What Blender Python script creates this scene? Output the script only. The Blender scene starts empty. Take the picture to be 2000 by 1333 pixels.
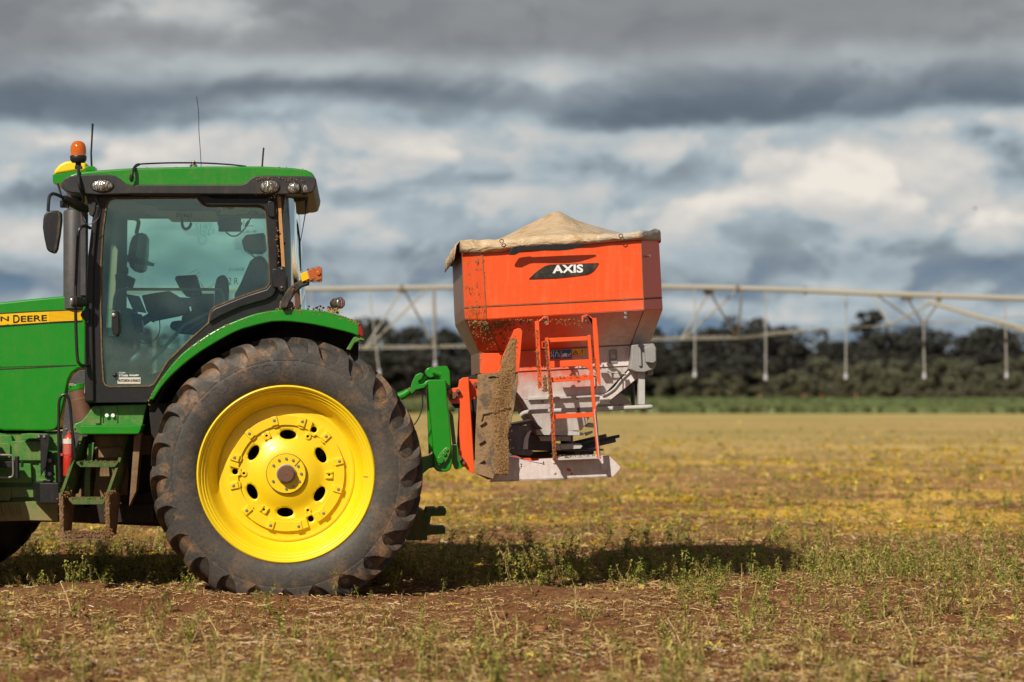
import bpy, bmesh, math, random
import numpy as np
from mathutils import Vector, Matrix, noise as mnoise
from mathutils.geometry import tessellate_polygon, delaunay_2d_cdt
R = math.radians
SC = bpy.context.scene
COL = SC.collection
# ------------------------------------------------------------------ camera
F, VX, HY, H, D0 = 4240.0, 700.0, 763.0, 1.51, 16.0
def W(px, py, y):
    """photo pixel seen at real depth y (metres behind the plane of the near rear wheel)"""
    d = D0 + y
    return Vector(((px - VX) * d / F, y, H + (HY - py) * d / F))
cam = bpy.data.cameras.new('camera'); camo = bpy.data.objects.new('camera', cam); COL.objects.link(camo)
camo.location = (0, -D0, H); camo.rotation_euler = (R(90), 0, 0)
cam.sensor_width = 36; cam.lens = F / 2000 * 36
cam.shift_x = (1000 - VX) / 2000; cam.shift_y = (HY - 666.5) / 2000
cam.clip_start = 0.5; cam.clip_end = 4000
cam.dof.use_dof = True; cam.dof.focus_distance = D0 + 0.15; cam.dof.aperture_fstop = 1.5
SC.camera = camo
SC.view_settings.view_transform = 'Standard'; SC.view_settings.look = 'None'
SC.view_settings.exposure = 0.0; SC.view_settings.gamma = 1
SC.cycles.max_bounces = 8; SC.cycles.transparent_max_bounces = 24
SC.cycles.use_denoising = True
# ------------------------------------------------------------------ sun
to_sun = Vector((-0.66, -1.0, 1.0)).normalized()
sl = bpy.data.lights.new('sun', 'SUN'); sl.energy = 5.0; sl.angle = R(0.5); sl.color = (1, 0.93, 0.80)
so = bpy.data.objects.new('sun', sl); COL.objects.link(so); so.rotation_euler = to_sun.to_track_quat('Z', 'Y').to_euler()
so.location = (0, 0, 30)
# ------------------------------------------------------------------ node helper
class NT:
    def __init__(s, nt): s.nt = nt; s.N = nt.nodes; s.L = nt.links
    def n(s, t, **kw):
        nd = s.N.new(t)
        for k, v in kw.items():
            if k.startswith('i_'):
                key = k[2:]
                key = int(key) if key.isdigit() else key
                s.set(nd, key, v)
            else: setattr(nd, k, v)
        return nd
    def set(s, nd, key, v):
        if isinstance(v, bpy.types.NodeSocket): s.L.new(v, nd.inputs[key])
        else: nd.inputs[key].default_value = v
    def m(s, op, a, b=0.0, c=0.0, clamp=False):
        nd = s.N.new('ShaderNodeMath'); nd.operation = op; nd.use_clamp = clamp
        s.set(nd, 0, a); s.set(nd, 1, b)
        if op in ('MULTIPLY_ADD', 'COMPARE', 'WRAP'): s.set(nd, 2, c)
        return nd.outputs[0]
    def mix(s, f, a, b):
        nd = s.N.new('ShaderNodeMix'); nd.data_type = 'RGBA'
        s.set(nd, 0, f); s.set(nd, 6, a); s.set(nd, 7, b); return nd.outputs[2]
    def noise(s, vec, scale, detail=3, rough=0.55, dist=0.0):
        nd = s.N.new('ShaderNodeTexNoise'); nd.inputs['Scale'].default_value = scale
        nd.inputs['Detail'].default_value = detail; nd.inputs['Roughness'].default_value = rough
        nd.inputs['Distortion'].default_value = dist
        if vec is not None: s.L.new(vec, nd.inputs['Vector'])
        return nd.outputs['Fac']
    def ramp(s, f, lo, hi, a=0.0, b=1.0):
        nd = s.N.new('ShaderNodeMapRange'); nd.interpolation_type = 'SMOOTHSTEP'
        s.set(nd, 0, f); s.set(nd, 1, lo); s.set(nd, 2, hi); s.set(nd, 3, a); s.set(nd, 4, b); return nd.outputs[0]
    def scale(s, vec, sc, rot=(0, 0, 0)):
        nd = s.N.new('ShaderNodeMapping'); s.L.new(vec, nd.inputs[0])
        nd.inputs['Scale'].default_value = sc; nd.inputs['Rotation'].default_value = rot; return nd.outputs[0]
def c4(c): return (c[0], c[1], c[2], 1.0)
# ------------------------------------------------------------------ world: low sun sky under broken cloud
wd = bpy.data.worlds.new('World'); SC.world = wd; wd.use_nodes = True
w = NT(wd.node_tree); w.N.clear()
tc = w.n('ShaderNodeTexCoord')
sep = w.n('ShaderNodeSeparateXYZ'); w.L.new(tc.outputs['Generated'], sep.inputs[0])
az = w.m('ARCTAN2', sep.outputs[0], sep.outputs[1]); el = w.m('ARCSINE', sep.outputs[2])
# warp the cloud coordinates so that the edges are ragged
cv = w.n('ShaderNodeCombineXYZ'); w.set(cv, 0, az); w.set(cv, 1, w.m('MULTIPLY', el, 1.7))
n1 = w.n('ShaderNodeTexNoise'); w.L.new(cv.outputs[0], n1.inputs['Vector']); n1.inputs['Scale'].default_value = 11; n1.inputs['Detail'].default_value = 6; n1.inputs['Roughness'].default_value = 0.6
sp = w.n('ShaderNodeSeparateColor'); w.L.new(n1.outputs['Color'], sp.inputs[0])
n2 = w.noise(cv.outputs[0], 15, 8, 0.53, 0.25)
off = w.n('ShaderNodeVectorMath', operation='ADD'); w.L.new(cv.outputs[0], off.inputs[0]); off.inputs[1].default_value = (-.004, .010, 0)
n2b = w.noise(off.outputs[0], 15, 8, 0.53, 0.25)
n3 = w.noise(cv.outputs[0], 9, 5, 0.6, 0.8)
azw = w.m('ADD', az, w.m('MULTIPLY', w.m('SUBTRACT', sp.outputs[0], 0.5), 0.16))
elw = w.m('ADD', el, w.m('MULTIPLY', w.m('SUBTRACT', sp.outputs[1], 0.5), 0.024))
elw = w.m('ADD', elw, w.m('MULTIPLY', w.m('SUBTRACT', n2, 0.5), 0.016))
def A(px): return (px - VX) / F
def E(py): return (HY - py) / F
# brightness of the cloud layer against elevation (bands)
cr = w.n('ShaderNodeValToRGB'); cr.color_ramp.interpolation = 'EASE'
EL = 0.62
fac = w.m('DIVIDE', elw, EL)
stops = [(763, .46), (640, .44), (600, .52), (560, .46), (510, .52), (455, .62), (380, .67), (300, .69), (268, .68), (232, .33), (190, .34), (130, .46), (80, .37), (0, .37), (-300, .38), (-800, .36)]
els = cr.color_ramp.elements
els[0].position = E(763) / EL; els[0].color = (stops[0][1],) * 3 + (1,)
els[1].position = 1.0; els[1].color = (.42, .42, .42, 1)
for py, b in stops[1:]:
    e = els.new(E(py) / EL); e.color = (b, b, b, 1)
w.L.new(fac, cr.inputs[0])
br = w.n('ShaderNodeSeparateColor'); w.L.new(cr.outputs[0], br.inputs[0]); L = br.outputs[0]
blobs = [  # px, py, half-width, half-height, amplitude
 (340, 20, 110, 44, .34), (80, 30, 180, 50, -.02), (540, 120, 260, 40, .14), (1060, 150, 140, 36, .26), (1480, 120, 260, 40, .06), (1720, 150, 220, 26, .10), (1900, 60, 200, 50, .04),
 (120, 205, 330, 36, -.10), (1500, 225, 460, 30, -.08), (700, 175, 240, 20, -.10), (600, 225, 200, 24, .30), (960, 235, 160, 22, .26), (1280, 225, 120, 26, -.10),
 (150, 275, 240, 30, .14), (1150, 250, 160, 16, .08), (60, 385, 130, 34, -.26), (190, 400, 140, 26, -.18), (60, 470, 130, 34, .08), (60, 545, 200, 24, -.12), (470, 265, 60, 34, -.05),
 (860, 290, 120, 34, .12), (1100, 320, 110, 34, -.22), (960, 352, 120, 12, -.16), (1220, 300, 120, 20, .04), (1780, 340, 160, 44, .26), (1640, 370, 110, 26, .16), (1945, 310, 60, 44, -.30), (1970, 370, 60, 30, -.20), (1480, 400, 220, 34, .12), (1900, 430, 180, 40, .18), (1350, 350, 90, 30, -.10), (1600, 300, 200, 20, .06), (1900, 265, 120, 20, .10),
 (700, 400, 120, 24, -.05), (1350, 440, 160, 20, .06), (700, 500, 200, 22, -.10), (800, 440, 80, 20, .06), (1540, 520, 360, 26, -.05), (1900, 530, 160, 26, -.03), (1460, 620, 90, 16, .20), (1340, 600, 80, 14, .16), (780, 608, 160, 24, .22), (1650, 570, 120, 18, .12), (1540, 555, 80, 14, .10), (1660, 640, 160, 24, -.10), (1950, 610, 120, 24, .05)]
for px, py, sx, sy, amp in blobs:
    dx = w.m('MULTIPLY', w.m('SUBTRACT', azw, A(px)), F / sx); dy = w.m('MULTIPLY', w.m('SUBTRACT', elw, E(py)), F / sy)
    g = w.m('ADD', w.m('MULTIPLY', dx, dx), w.m('MULTIPLY', dy, dy))
    g = w.m('EXPONENT', w.m('MULTIPLY', g, -1.0))
    L = w.m('MULTIPLY_ADD', g, amp, L)
puff = w.ramp(n2, .45, .53, -.5, .5)
quiet = w.ramp(el, E(300), E(160), 1.0, .35)
L = w.m('ADD', L, w.m('MULTIPLY', puff, w.m('MULTIPLY', quiet, w.ramp(L, .3, .6, .09, .14))))
L = w.m('ADD', L, w.m('MULTIPLY', w.m('SUBTRACT', n2, n2b), w.m('MULTIPLY', quiet, w.ramp(L, .3, .6, .4, .95))))
L = w.m('ADD', L, w.m('MULTIPLY', w.m('SUBTRACT', n3, 0.5), 0.13))
crc = w.n('ShaderNodeValToRGB'); ce = crc.color_ramp.elements
ce[0].position = 0.12; ce[0].color = (.105, .135, .165, 1); ce[1].position = 1.0; ce[1].color = (.86, .80, .72, 1)
for p, c in ((.27, (.145, .185, .230)), (.42, (.250, .297, .338)), (.60, (.40, .475, .515)), (.78, (.60, .595, .575))):
    e = ce.new(p); e.color = c4(c)
w.L.new(L, crc.inputs[0])
# low sky between the clouds is bluer, high cloud base greyer
blue = w.m('MULTIPLY', w.ramp(el, E(470), E(610), 0, 1), w.ramp(L, .30, .50, 1, 0))
ccol = w.mix(w.m('MULTIPLY', blue, .75), crc.outputs[0], (.125, .225, .355, 1))
grey = w.m('MULTIPLY', w.ramp(el, E(230), E(60), 0, 1), 0.55)
bw = w.n('ShaderNodeRGBToBW'); w.L.new(ccol, bw.inputs[0])
gcol = w.n('ShaderNodeMix'); gcol.data_type = 'RGBA'; gcol.blend_type = 'MULTIPLY'; gcol.inputs[0].default_value = 1
w.L.new(bw.outputs[0], gcol.inputs[6]); gcol.inputs[7].default_value = (1.04, 1.0, .96, 1)
ccol = w.mix(grey, ccol, gcol.outputs[2])
over = w.n('ShaderNodeVectorMath', operation='SCALE'); w.L.new(ccol, over.inputs[0]); w.L.new(w.ramp(el, .22, .70, 1.0, .50), over.inputs['Scale']); ccol = over.outputs[0]
sky = w.n('ShaderNodeTexSky', sky_type='NISHITA', sun_disc=False, sun_elevation=math.asin(to_sun.z), sun_rotation=math.atan2(to_sun.x, to_sun.y), altitude=100, air_density=1.0, dust_density=1.5)
bg1 = w.n('ShaderNodeBackground'); w.L.new(sky.outputs[0], bg1.inputs[0]); bg1.inputs[1].default_value = 0.08
bg2 = w.n('ShaderNodeBackground'); w.L.new(ccol, bg2.inputs[0]); bg2.inputs[1].default_value = 1.0
ms = w.n('ShaderNodeMixShader'); w.L.new(bg1.outputs[0], ms.inputs[1]); w.L.new(bg2.outputs[0], ms.inputs[2])
cover = w.ramp(w.m('ADD', el, w.m('MULTIPLY', n3, 0.3)), 0.45, 1.1, 1.0, 0.55)
w.L.new(cover, ms.inputs[0])
wo = w.n('ShaderNodeOutputWorld'); w.L.new(ms.outputs[0], wo.inputs[0])
# ------------------------------------------------------------------ materials
def newmat(name):
    m = bpy.data.materials.new(name); m.use_nodes = True; t = NT(m.node_tree); t.N.clear()
    o = t.n('ShaderNodeOutputMaterial'); b = t.n('ShaderNodeBsdfPrincipled'); t.L.new(b.outputs[0], o.inputs[0])
    t.b = b; t.o = o; t.tc = t.n('ShaderNodeTexCoord').outputs['Object']; m.cycles.use_transparent_shadow = True
    return m, t
def bump(t, h, strength=0.3, dist=0.01):
    b = t.n('ShaderNodeBump'); b.inputs['Strength'].default_value = strength; b.inputs['Distance'].default_value = dist
    t.L.new(h, b.inputs['Height']); t.L.new(b.outputs[0], t.b.inputs['Normal'])
DUST = (.30, .19, .095); MUD = (.23, .125, .055); LIME = (.62, .56, .52)
def paint(name, base, rough=0.35, dust=0.25, dustc=DUST, spots=0.3, coat=0.3, zdust=None, metal=0.0, scale=1.0, scratch=0.0, var=0.12):
    m, t = newmat(name)
    big = t.noise(t.tc, 2.5 * scale, 4, 0.6); fine = t.noise(t.tc, 38 * scale, 4, 0.65); mid = t.noise(t.tc, 9 * scale, 5, 0.65, 0.6)
    col = t.mix(t.m('MULTIPLY', big, var * 2), c4(base), c4([x * 0.62 for x in base]))
    d = t.m('MULTIPLY', t.ramp(t.m('ADD', t.m('MULTIPLY', mid, .6), t.m('MULTIPLY', fine, .4)), 0.40, 0.68), dust)
    if zdust:  # more dirt towards the ground: (z_full, z_none)
        sx = t.n('ShaderNodeSeparateXYZ'); t.L.new(t.tc, sx.inputs[0])
        k = t.ramp(t.m('ADD', sx.outputs[2], t.m('MULTIPLY', t.m('SUBTRACT', mid, .5), .5)), zdust[0], zdust[1], 1, 0)
        d = t.m('MAXIMUM', d, t.m('MULTIPLY', k, t.ramp(fine, .25, .6, .35, .95)))
    col = t.mix(d, col, c4(dustc))
    stk = t.noise(t.scale(t.tc, (8, 8, .8)), 3, 4, .6); col = t.mix(t.m('MULTIPLY', t.ramp(stk, .48, .78), dust * .9, clamp=True), col, c4(dustc))
    if spots:
        sp = t.noise(t.tc, 70 * scale, 2, 0.5)
        f = t.m('MULTIPLY', t.ramp(sp, 0.69, 0.74), t.ramp(mid, .45, .6)); col = t.mix(t.m('MULTIPLY', f, spots * 2.5, clamp=True), col, c4(MUD)); d = t.m('MAXIMUM', d, f)
    if scratch:
        sv = t.scale(t.tc, (6, 6, 55), (0, .5, 0)); s1 = t.noise(sv, 4, 2, .5, 1.5)
        f = t.m('MULTIPLY', t.ramp(t.m('ABSOLUTE', t.m('SUBTRACT', s1, .5)), 0.0, 0.006, 1, 0), t.ramp(big, .5, .6)); col = t.mix(t.m('MULTIPLY', f, scratch), col, c4([min(1, x * 1.2 + .12) for x in base]))
    t.L.new(col, t.b.inputs['Base Color']); t.b.inputs['Metallic'].default_value = metal
    t.L.new(t.m('ADD', rough, t.m('MULTIPLY', d, .5), clamp=True), t.b.inputs['Roughness'])
    t.b.inputs['Coat Weight'].default_value = coat; t.b.inputs['Coat Roughness'].default_value = 0.18
    bump(t, t.m('ADD', t.m('MULTIPLY', mid, .25), t.m('MULTIPLY', d, .8)), 0.12, 0.01)
    return m
def plain(name, base, rough=.5, metal=0., emit=0):
    m, t = newmat(name); t.b.inputs['Base Color'].default_value = c4(base); t.b.inputs['Roughness'].default_value = rough; t.b.inputs['Metallic'].default_value = metal
    return m
M = {}
M['green'] = paint('green_paint', (.006, .235, .006), .28, .05, coat=.35, spots=.2, var=.05)
M['green_top'] = paint('dusty_green_paint', (.012, .23, .010), .3, .12, coat=.4, spots=.35)
M['green_low'] = paint('muddy_green_paint', (.025, .215, .018), .45, .45, coat=.2, spots=.6, zdust=(.45, .95))
M['yellow'] = paint('yellow_paint', (.88, .61, .006), .42, .08, coat=.12, spots=.12, var=.07, dustc=(.45, .27, .06))
M['black'] = paint('black_plastic', (.0085, .009, .0105), .42, .03, coat=.0, spots=.15)
M['black_dusty'] = paint('dusty_black_plastic', (.014, .014, .0145), .6, .22, coat=0, spots=.5)

M['trim'] = paint('roof_trim_plastic', (.018, .019, .021), .5, .06, coat=0, spots=.2)
M['grey'] = paint('grey_plastic', (.050, .052, .058), .5, .12, coat=0, spots=.3)
M['dark'] = paint('dark_underbody', (.014, .011, .009), .8, .30, coat=0, spots=.3, dustc=(.10, .06, .035))
M['brown_green'] = paint('muddy_shaded_green_paint', (.02, .12, .012), .6, .85, coat=0, spots=.6, dustc=(.20, .115, .055))  # mud on the steps; on the drawbar its dark tone stands for shade
M['guard'] = paint('dusty_guard_plastic', (.10, .10, .105), .6, .35, coat=0, spots=.1, dustc=(.30, .28, .26))
M['brown'] = paint('mud_coated_steel', (.16, .09, .045), .7, .8, coat=0, spots=.5)
M['orange'] = paint('orange_paint', (.88, .100, .016), .36, .08, coat=.2, spots=.3, scratch=.35, dustc=(.55, .26, .10), var=.06)
M['steel'] = paint('bare_steel', (.35, .33, .31), .4, .35, metal=.7, coat=0, spots=.2)
M['rust'] = paint('rusty_steel', (.14, .062, .035), .65, .4, coat=0, spots=.3, dustc=(.22, .10, .05))
M['white'] = paint('lime_coated_steel', (.50, .49, .475), .7, .30, dustc=(.30, .24, .20), coat=0, spots=.3)
M['amber'] = None
M['galv'] = paint('galvanised_pipe', (.33, .315, .27), .55, .3, coat=0, spots=0, dustc=(.30, .25, .2))
M['hose'] = plain('hose_grey', (.33, .32, .30), .6)
M['lime_grey'] = paint('dusty_cast_aluminium', (.27, .27, .26), .7, .35, dustc=(.42, .40, .37), coat=0, spots=.3)
M['text_white'] = plain('white_letters', (.8, .8, .8), .4)
M['text_black'] = plain('black_letters', (.012, .012, .012), .4)
M['sticker_white'] = plain('white_sticker', (.62, .57, .50), .5)
M['sticker_blue'] = plain('blue_sticker', (.006, .10, .26), .35)
M['sticker_yellow'] = plain('yellow_sticker', (.85, .50, .0), .35)
M['sticker_grey'] = plain('grey_sticker', (.25, .24, .23), .5)
M['red_ext'] = paint('red_paint', (.55, .022, .014), .35, .2, coat=.3, spots=.3)
M['red_lens'] = plain('red_lens', (.30, .012, .012), .18)
M['amber_dirty'] = paint('amber_reflector', (.50, .09, .01), .3, .3, coat=.3, spots=.6)
M['marker_teal'] = plain('teal_marker', (.03, .30, .24), .6)
M['screen'] = plain('screen_glass', (.03, .07, .10), .12)
M['fabric'] = paint('seat_fabric', (.06, .065, .055), .85, .2, coat=0, spots=0)
M['trim_tan'] = paint('cab_interior_plastic', (.26, .25, .19), .7, .2, coat=0, spots=0)
M['tan_seal'] = paint('dusty_seal', (.55, .27, .09), .7, .4, coat=0, spots=.2)
M['seal'] = paint('door_seal', (.10, .055, .030), .8, .6, coat=0, spots=.3)
def mk_amber():
    m, t = newmat('amber_lens')
    t.b.inputs['Base Color'].default_value = (.80, .16, .004, 1); t.b.inputs['Roughness'].default_value = .08
    t.b.inputs['Transmission Weight'].default_value = .35; t.b.inputs['Coat Weight'].default_value = .6
    return m
M['amber'] = mk_amber()
def mk_lamp():
    m, t = newmat('lamp_glass')
    vor = t.n('ShaderNodeTexVoronoi'); vor.inputs['Scale'].default_value = 60; t.L.new(t.scale(t.tc, (1.6, 1, .5)), vor.inputs['Vector'])
    n = t.noise(t.tc, 9, 3)
    f = t.ramp(vor.outputs[0], .1, .7)
    col = t.mix(f, (.75, .74, .70, 1), (.16, .15, .14, 1)); col = t.mix(t.ramp(n, .5, .7, 0, .6), col, (.35, .24, .15, 1))
    t.L.new(col, t.b.inputs['Base Color']); t.b.inputs['Roughness'].default_value = .14; t.b.inputs['Metallic'].default_value = .55; t.b.inputs['Coat Weight'].default_value = 1
    bump(t, vor.outputs[0], .5, .01); return m
M['lamp'] = mk_lamp()
def mk_glass(name, tint, dirt=0.5):
    m, t = newmat(name); t.N.remove(t.b)
    tr = t.n('ShaderNodeBsdfTransparent'); tr.inputs[0].default_value = c4(tint)
    gl = t.n('ShaderNodeBsdfGlossy'); gl.inputs['Roughness'].default_value = 0.02; gl.inputs[0].default_value = (.9, 1, .97, 1)
    fr = t.n('ShaderNodeFresnel'); fr.inputs[0].default_value = 1.5
    mx = t.n('ShaderNodeMixShader'); t.L.new(t.m('ADD', t.m('MULTIPLY', fr.outputs[0], 1.0), .045), mx.inputs[0])
    t.L.new(tr.outputs[0], mx.inputs[1]); t.L.new(gl.outputs[0], mx.inputs[2])
    df = t.n('ShaderNodeBsdfDiffuse'); df.inputs[0].default_value = (.22, .27, .17, 1)
    sx = t.n('ShaderNodeSeparateXYZ'); t.L.new(t.tc, sx.inputs[0])
    nz = t.noise(t.tc, 9, 7, .72, .5); n2 = t.noise(t.tc, 1.7, 3, .5)
    low = t.ramp(t.m('ADD', sx.outputs[2], t.m('MULTIPLY', t.m('SUBTRACT', nz, .5), .9)), 1.52, 1.95, .42, .0)
    film = t.m('MULTIPLY', t.ramp(n2, .42, .7), .07)
    sp = t.m('MULTIPLY', t.ramp(t.noise(t.tc, 95, 2, .5), .71, .74), .35)
    k = t.m('MULTIPLY', t.m('ADD', t.m('ADD', low, film), sp), dirt * 2, clamp=True)
    m2 = t.n('ShaderNodeMixShader'); t.L.new(k, m2.inputs[0]); t.L.new(mx.outputs[0], m2.inputs[1]); t.L.new(df.outputs[0], m2.inputs[2])
    t.L.new(m2.outputs[0], t.o.inputs[0]); return m
M['glass'] = mk_glass('tinted_glass', (.82, .98, .90), .20)
M['glass_far'] = mk_glass('tinted_glass_far', (.88, .98, .92), .08)
def mk_tyre():
    m, t = newmat('tyre_rubber')
    mid = t.noise(t.tc, 5, 6, .7, .4); fine = t.noise(t.tc, 45, 5, .7); big = t.noise(t.tc, 1.8, 3)
    col = t.mix(t.ramp(fine, .3, .7), (.026, .0245, .0225, 1), (.056, .050, .043, 1))
    # dried soil rubbed into the shoulder ring
    sx = t.n('ShaderNodeSeparateXYZ'); t.L.new(t.tc, sx.inputs[0])
    rr = t.m('SQRT', t.m('ADD', t.m('MULTIPLY', sx.outputs[0], sx.outputs[0]), t.m('MULTIPLY', sx.outputs[2], sx.outputs[2])))
    ring = t.m('MULTIPLY', t.ramp(rr, .78, .88), t.ramp(rr, .90, .97, 1, .55))
    f = t.m('MULTIPLY', t.ramp(mid, .47, .64), t.m('ADD', t.m('MULTIPLY', ring, .50), .26))
    f = t.m('MULTIPLY', f, t.ramp(fine, .30, .55, .25, 1))
    col = t.mix(f, col, (.27, .145, .065, 1))
    film = t.m('MULTIPLY', t.ramp(big, .35, .7), .25); col = t.mix(film, col, (.13, .095, .07, 1))
    t.L.new(col, t.b.inputs['Base Color']); t.b.inputs['Roughness'].default_value = .62
    bump(t, t.m('ADD', t.m('MULTIPLY', mid, .5), t.m('MULTIPLY', fine, .5)), .35, .012); return m
M['tyre'] = mk_tyre()
def mk_mud(name='dried_mud', c1=(.30, .165, .07), c2=(.15, .078, .035)):
    m, t = newmat(name); a = t.noise(t.tc, 40, 5, .7)
    t.L.new(t.mix(a, c4(c2), c4(c1)), t.b.inputs['Base Color']); t.b.inputs['Roughness'].default_value = .95
    t.b.inputs['Specular IOR Level'].default_value = .1
    bump(t, a, .8, .02); return m
M['mud'] = mk_mud(); M['mud_tan'] = mk_mud('dried_tan_mud', (.36, .21, .095), (.23, .13, .06))
def mk_flap():
    m, t = newmat('mud_flap_rubber'); a = t.noise(t.tc, 8, 6, .7, .5); b = t.noise(t.tc, 60, 4, .7)
    f = t.ramp(t.m('ADD', t.m('MULTIPLY', a, .75), t.m('MULTIPLY', b, .25)), .38, .54)
    t.L.new(t.mix(t.m('ADD', t.m('MULTIPLY', f, .75), .15), (.07, .058, .045, 1), (.33, .20, .095, 1)), t.b.inputs['Base Color']); t.b.inputs['Roughness'].default_value = .85
    bump(t, t.m('ADD', a, b), .5, .015); return m
M['flap'] = mk_flap()
def mk_spreader(name, lime, red=(.88, .098, .016), zl=(1.35, 1.75), xl=(1.2, 2.0)):
    """orange paint powdered with pale lime dust low down and at the rear"""
    m, t = newmat(name); sx = t.n('ShaderNodeSeparateXYZ'); t.L.new(t.tc, sx.inputs[0])
    a = t.noise(t.tc, 3.5, 5, .6); b = t.noise(t.tc, 130, 3, .7); c = t.noise(t.tc, 14, 5, .7, .6)
    kz = t.ramp(t.m('ADD', sx.outputs[2], t.m('MULTIPLY', t.m('SUBTRACT', a, .5), .5)), zl[0], zl[1], 1, 0)
    kx = t.ramp(t.m('ADD', sx.outputs[0], t.m('MULTIPLY', t.m('SUBTRACT', a, .5), .6)), xl[0], xl[1], 0, 1)
    kk = t.m('MAXIMUM', kz, t.m('MULTIPLY', kx, t.ramp(sx.outputs[2], 1.85, 2.3, 1, .0)))
    k = t.m('MULTIPLY', t.m('MULTIPLY', kk, t.ramp(b, .25, .7, .72, 1.0)), lime, clamp=True)
    col = t.mix(t.m('MULTIPLY', a, .15), c4(red), (.6, .05, .01, 1))
    d = t.m('MULTIPLY', t.ramp(c, .55, .72), .28); col = t.mix(d, col, (.5, .22, .08, 1))
    sv = t.scale(t.tc, (7, 7, 60), (0, .6, 0)); s1 = t.noise(sv, 4, 2, .5, 1.5)
    f = t.m('MULTIPLY', t.ramp(t.m('ABSOLUTE', t.m('SUBTRACT', s1, .5)), 0.0, 0.005, .4, 0), t.ramp(c, .5, .6)); col = t.mix(f, col, (.95, .25, .10, 1))
    st = t.noise(t.scale(t.tc, (9, 9, .9)), 3, 4, .6); col = t.mix(t.m('MULTIPLY', t.ramp(st, .45, .75), .16), col, (.62, .27, .13, 1))
    lm = t.mix(t.ramp(t.m('ADD', t.m('MULTIPLY', c, .5), t.m('MULTIPLY', st, .5)), .34, .72), (.70, .685, .665, 1), (.52, .475, .44, 1)); col = t.mix(k, col, lm); t.L.new(col, t.b.inputs['Base Color'])
    t.L.new(t.m('ADD', .38, t.m('MULTIPLY', k, .4)), t.b.inputs['Roughness']); bump(t, c, .08, .01); return m
M['sp'] = mk_spreader('orange_hopper_paint', .55, zl=(1.5, 1.62), xl=(1.75, 2.5))
M['sp_low'] = mk_spreader('limed_hopper_paint', 1.1, zl=(1.42, 1.76), xl=(1.45, 1.95))
M['sp_beam'] = mk_spreader('limed_beam_paint', .95, (.55, .10, .06), zl=(1.2, 1.6), xl=(.9, 1.4))
M['sp_front'] = paint('shaded_dusty_front_panel', (.16, .070, .045), .5, .6, coat=.1, spots=.3, dustc=(.33, .20, .12))  # far browner than the hopper paint: grazing-light shade in the colour, plus dust
def mk_tarp():
    m, t = newmat('canvas_cover'); a = t.noise(t.tc, 5, 6, .7, .8); b = t.noise(t.tc, 60, 3, .6)
    sx = t.n('ShaderNodeSeparateXYZ'); t.L.new(t.tc, sx.inputs[0])
    base = t.mix(t.ramp(sx.outputs[0], 1.6, 2.15), (.56, .41, .25, 1), (.40, .37, .31, 1))
    col = t.mix(t.ramp(a, .48, .66, 0, .85), base, (.45, .235, .085, 1)); col = t.mix(t.ramp(b, .66, .72, 0, .4), col, (.3, .15, .06, 1))
    t.L.new(col, t.b.inputs['Base Color']); t.b.inputs['Roughness'].default_value = .5
    w1 = t.noise(t.scale(t.tc, (3, 3, 9), (0, .15, 0)), 3, 4, .5, .6)
    bump(t, t.m('ADD', w1, t.m('MULTIPLY', a, .3)), .5, .05); return m
M['tarp'] = mk_tarp()
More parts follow.
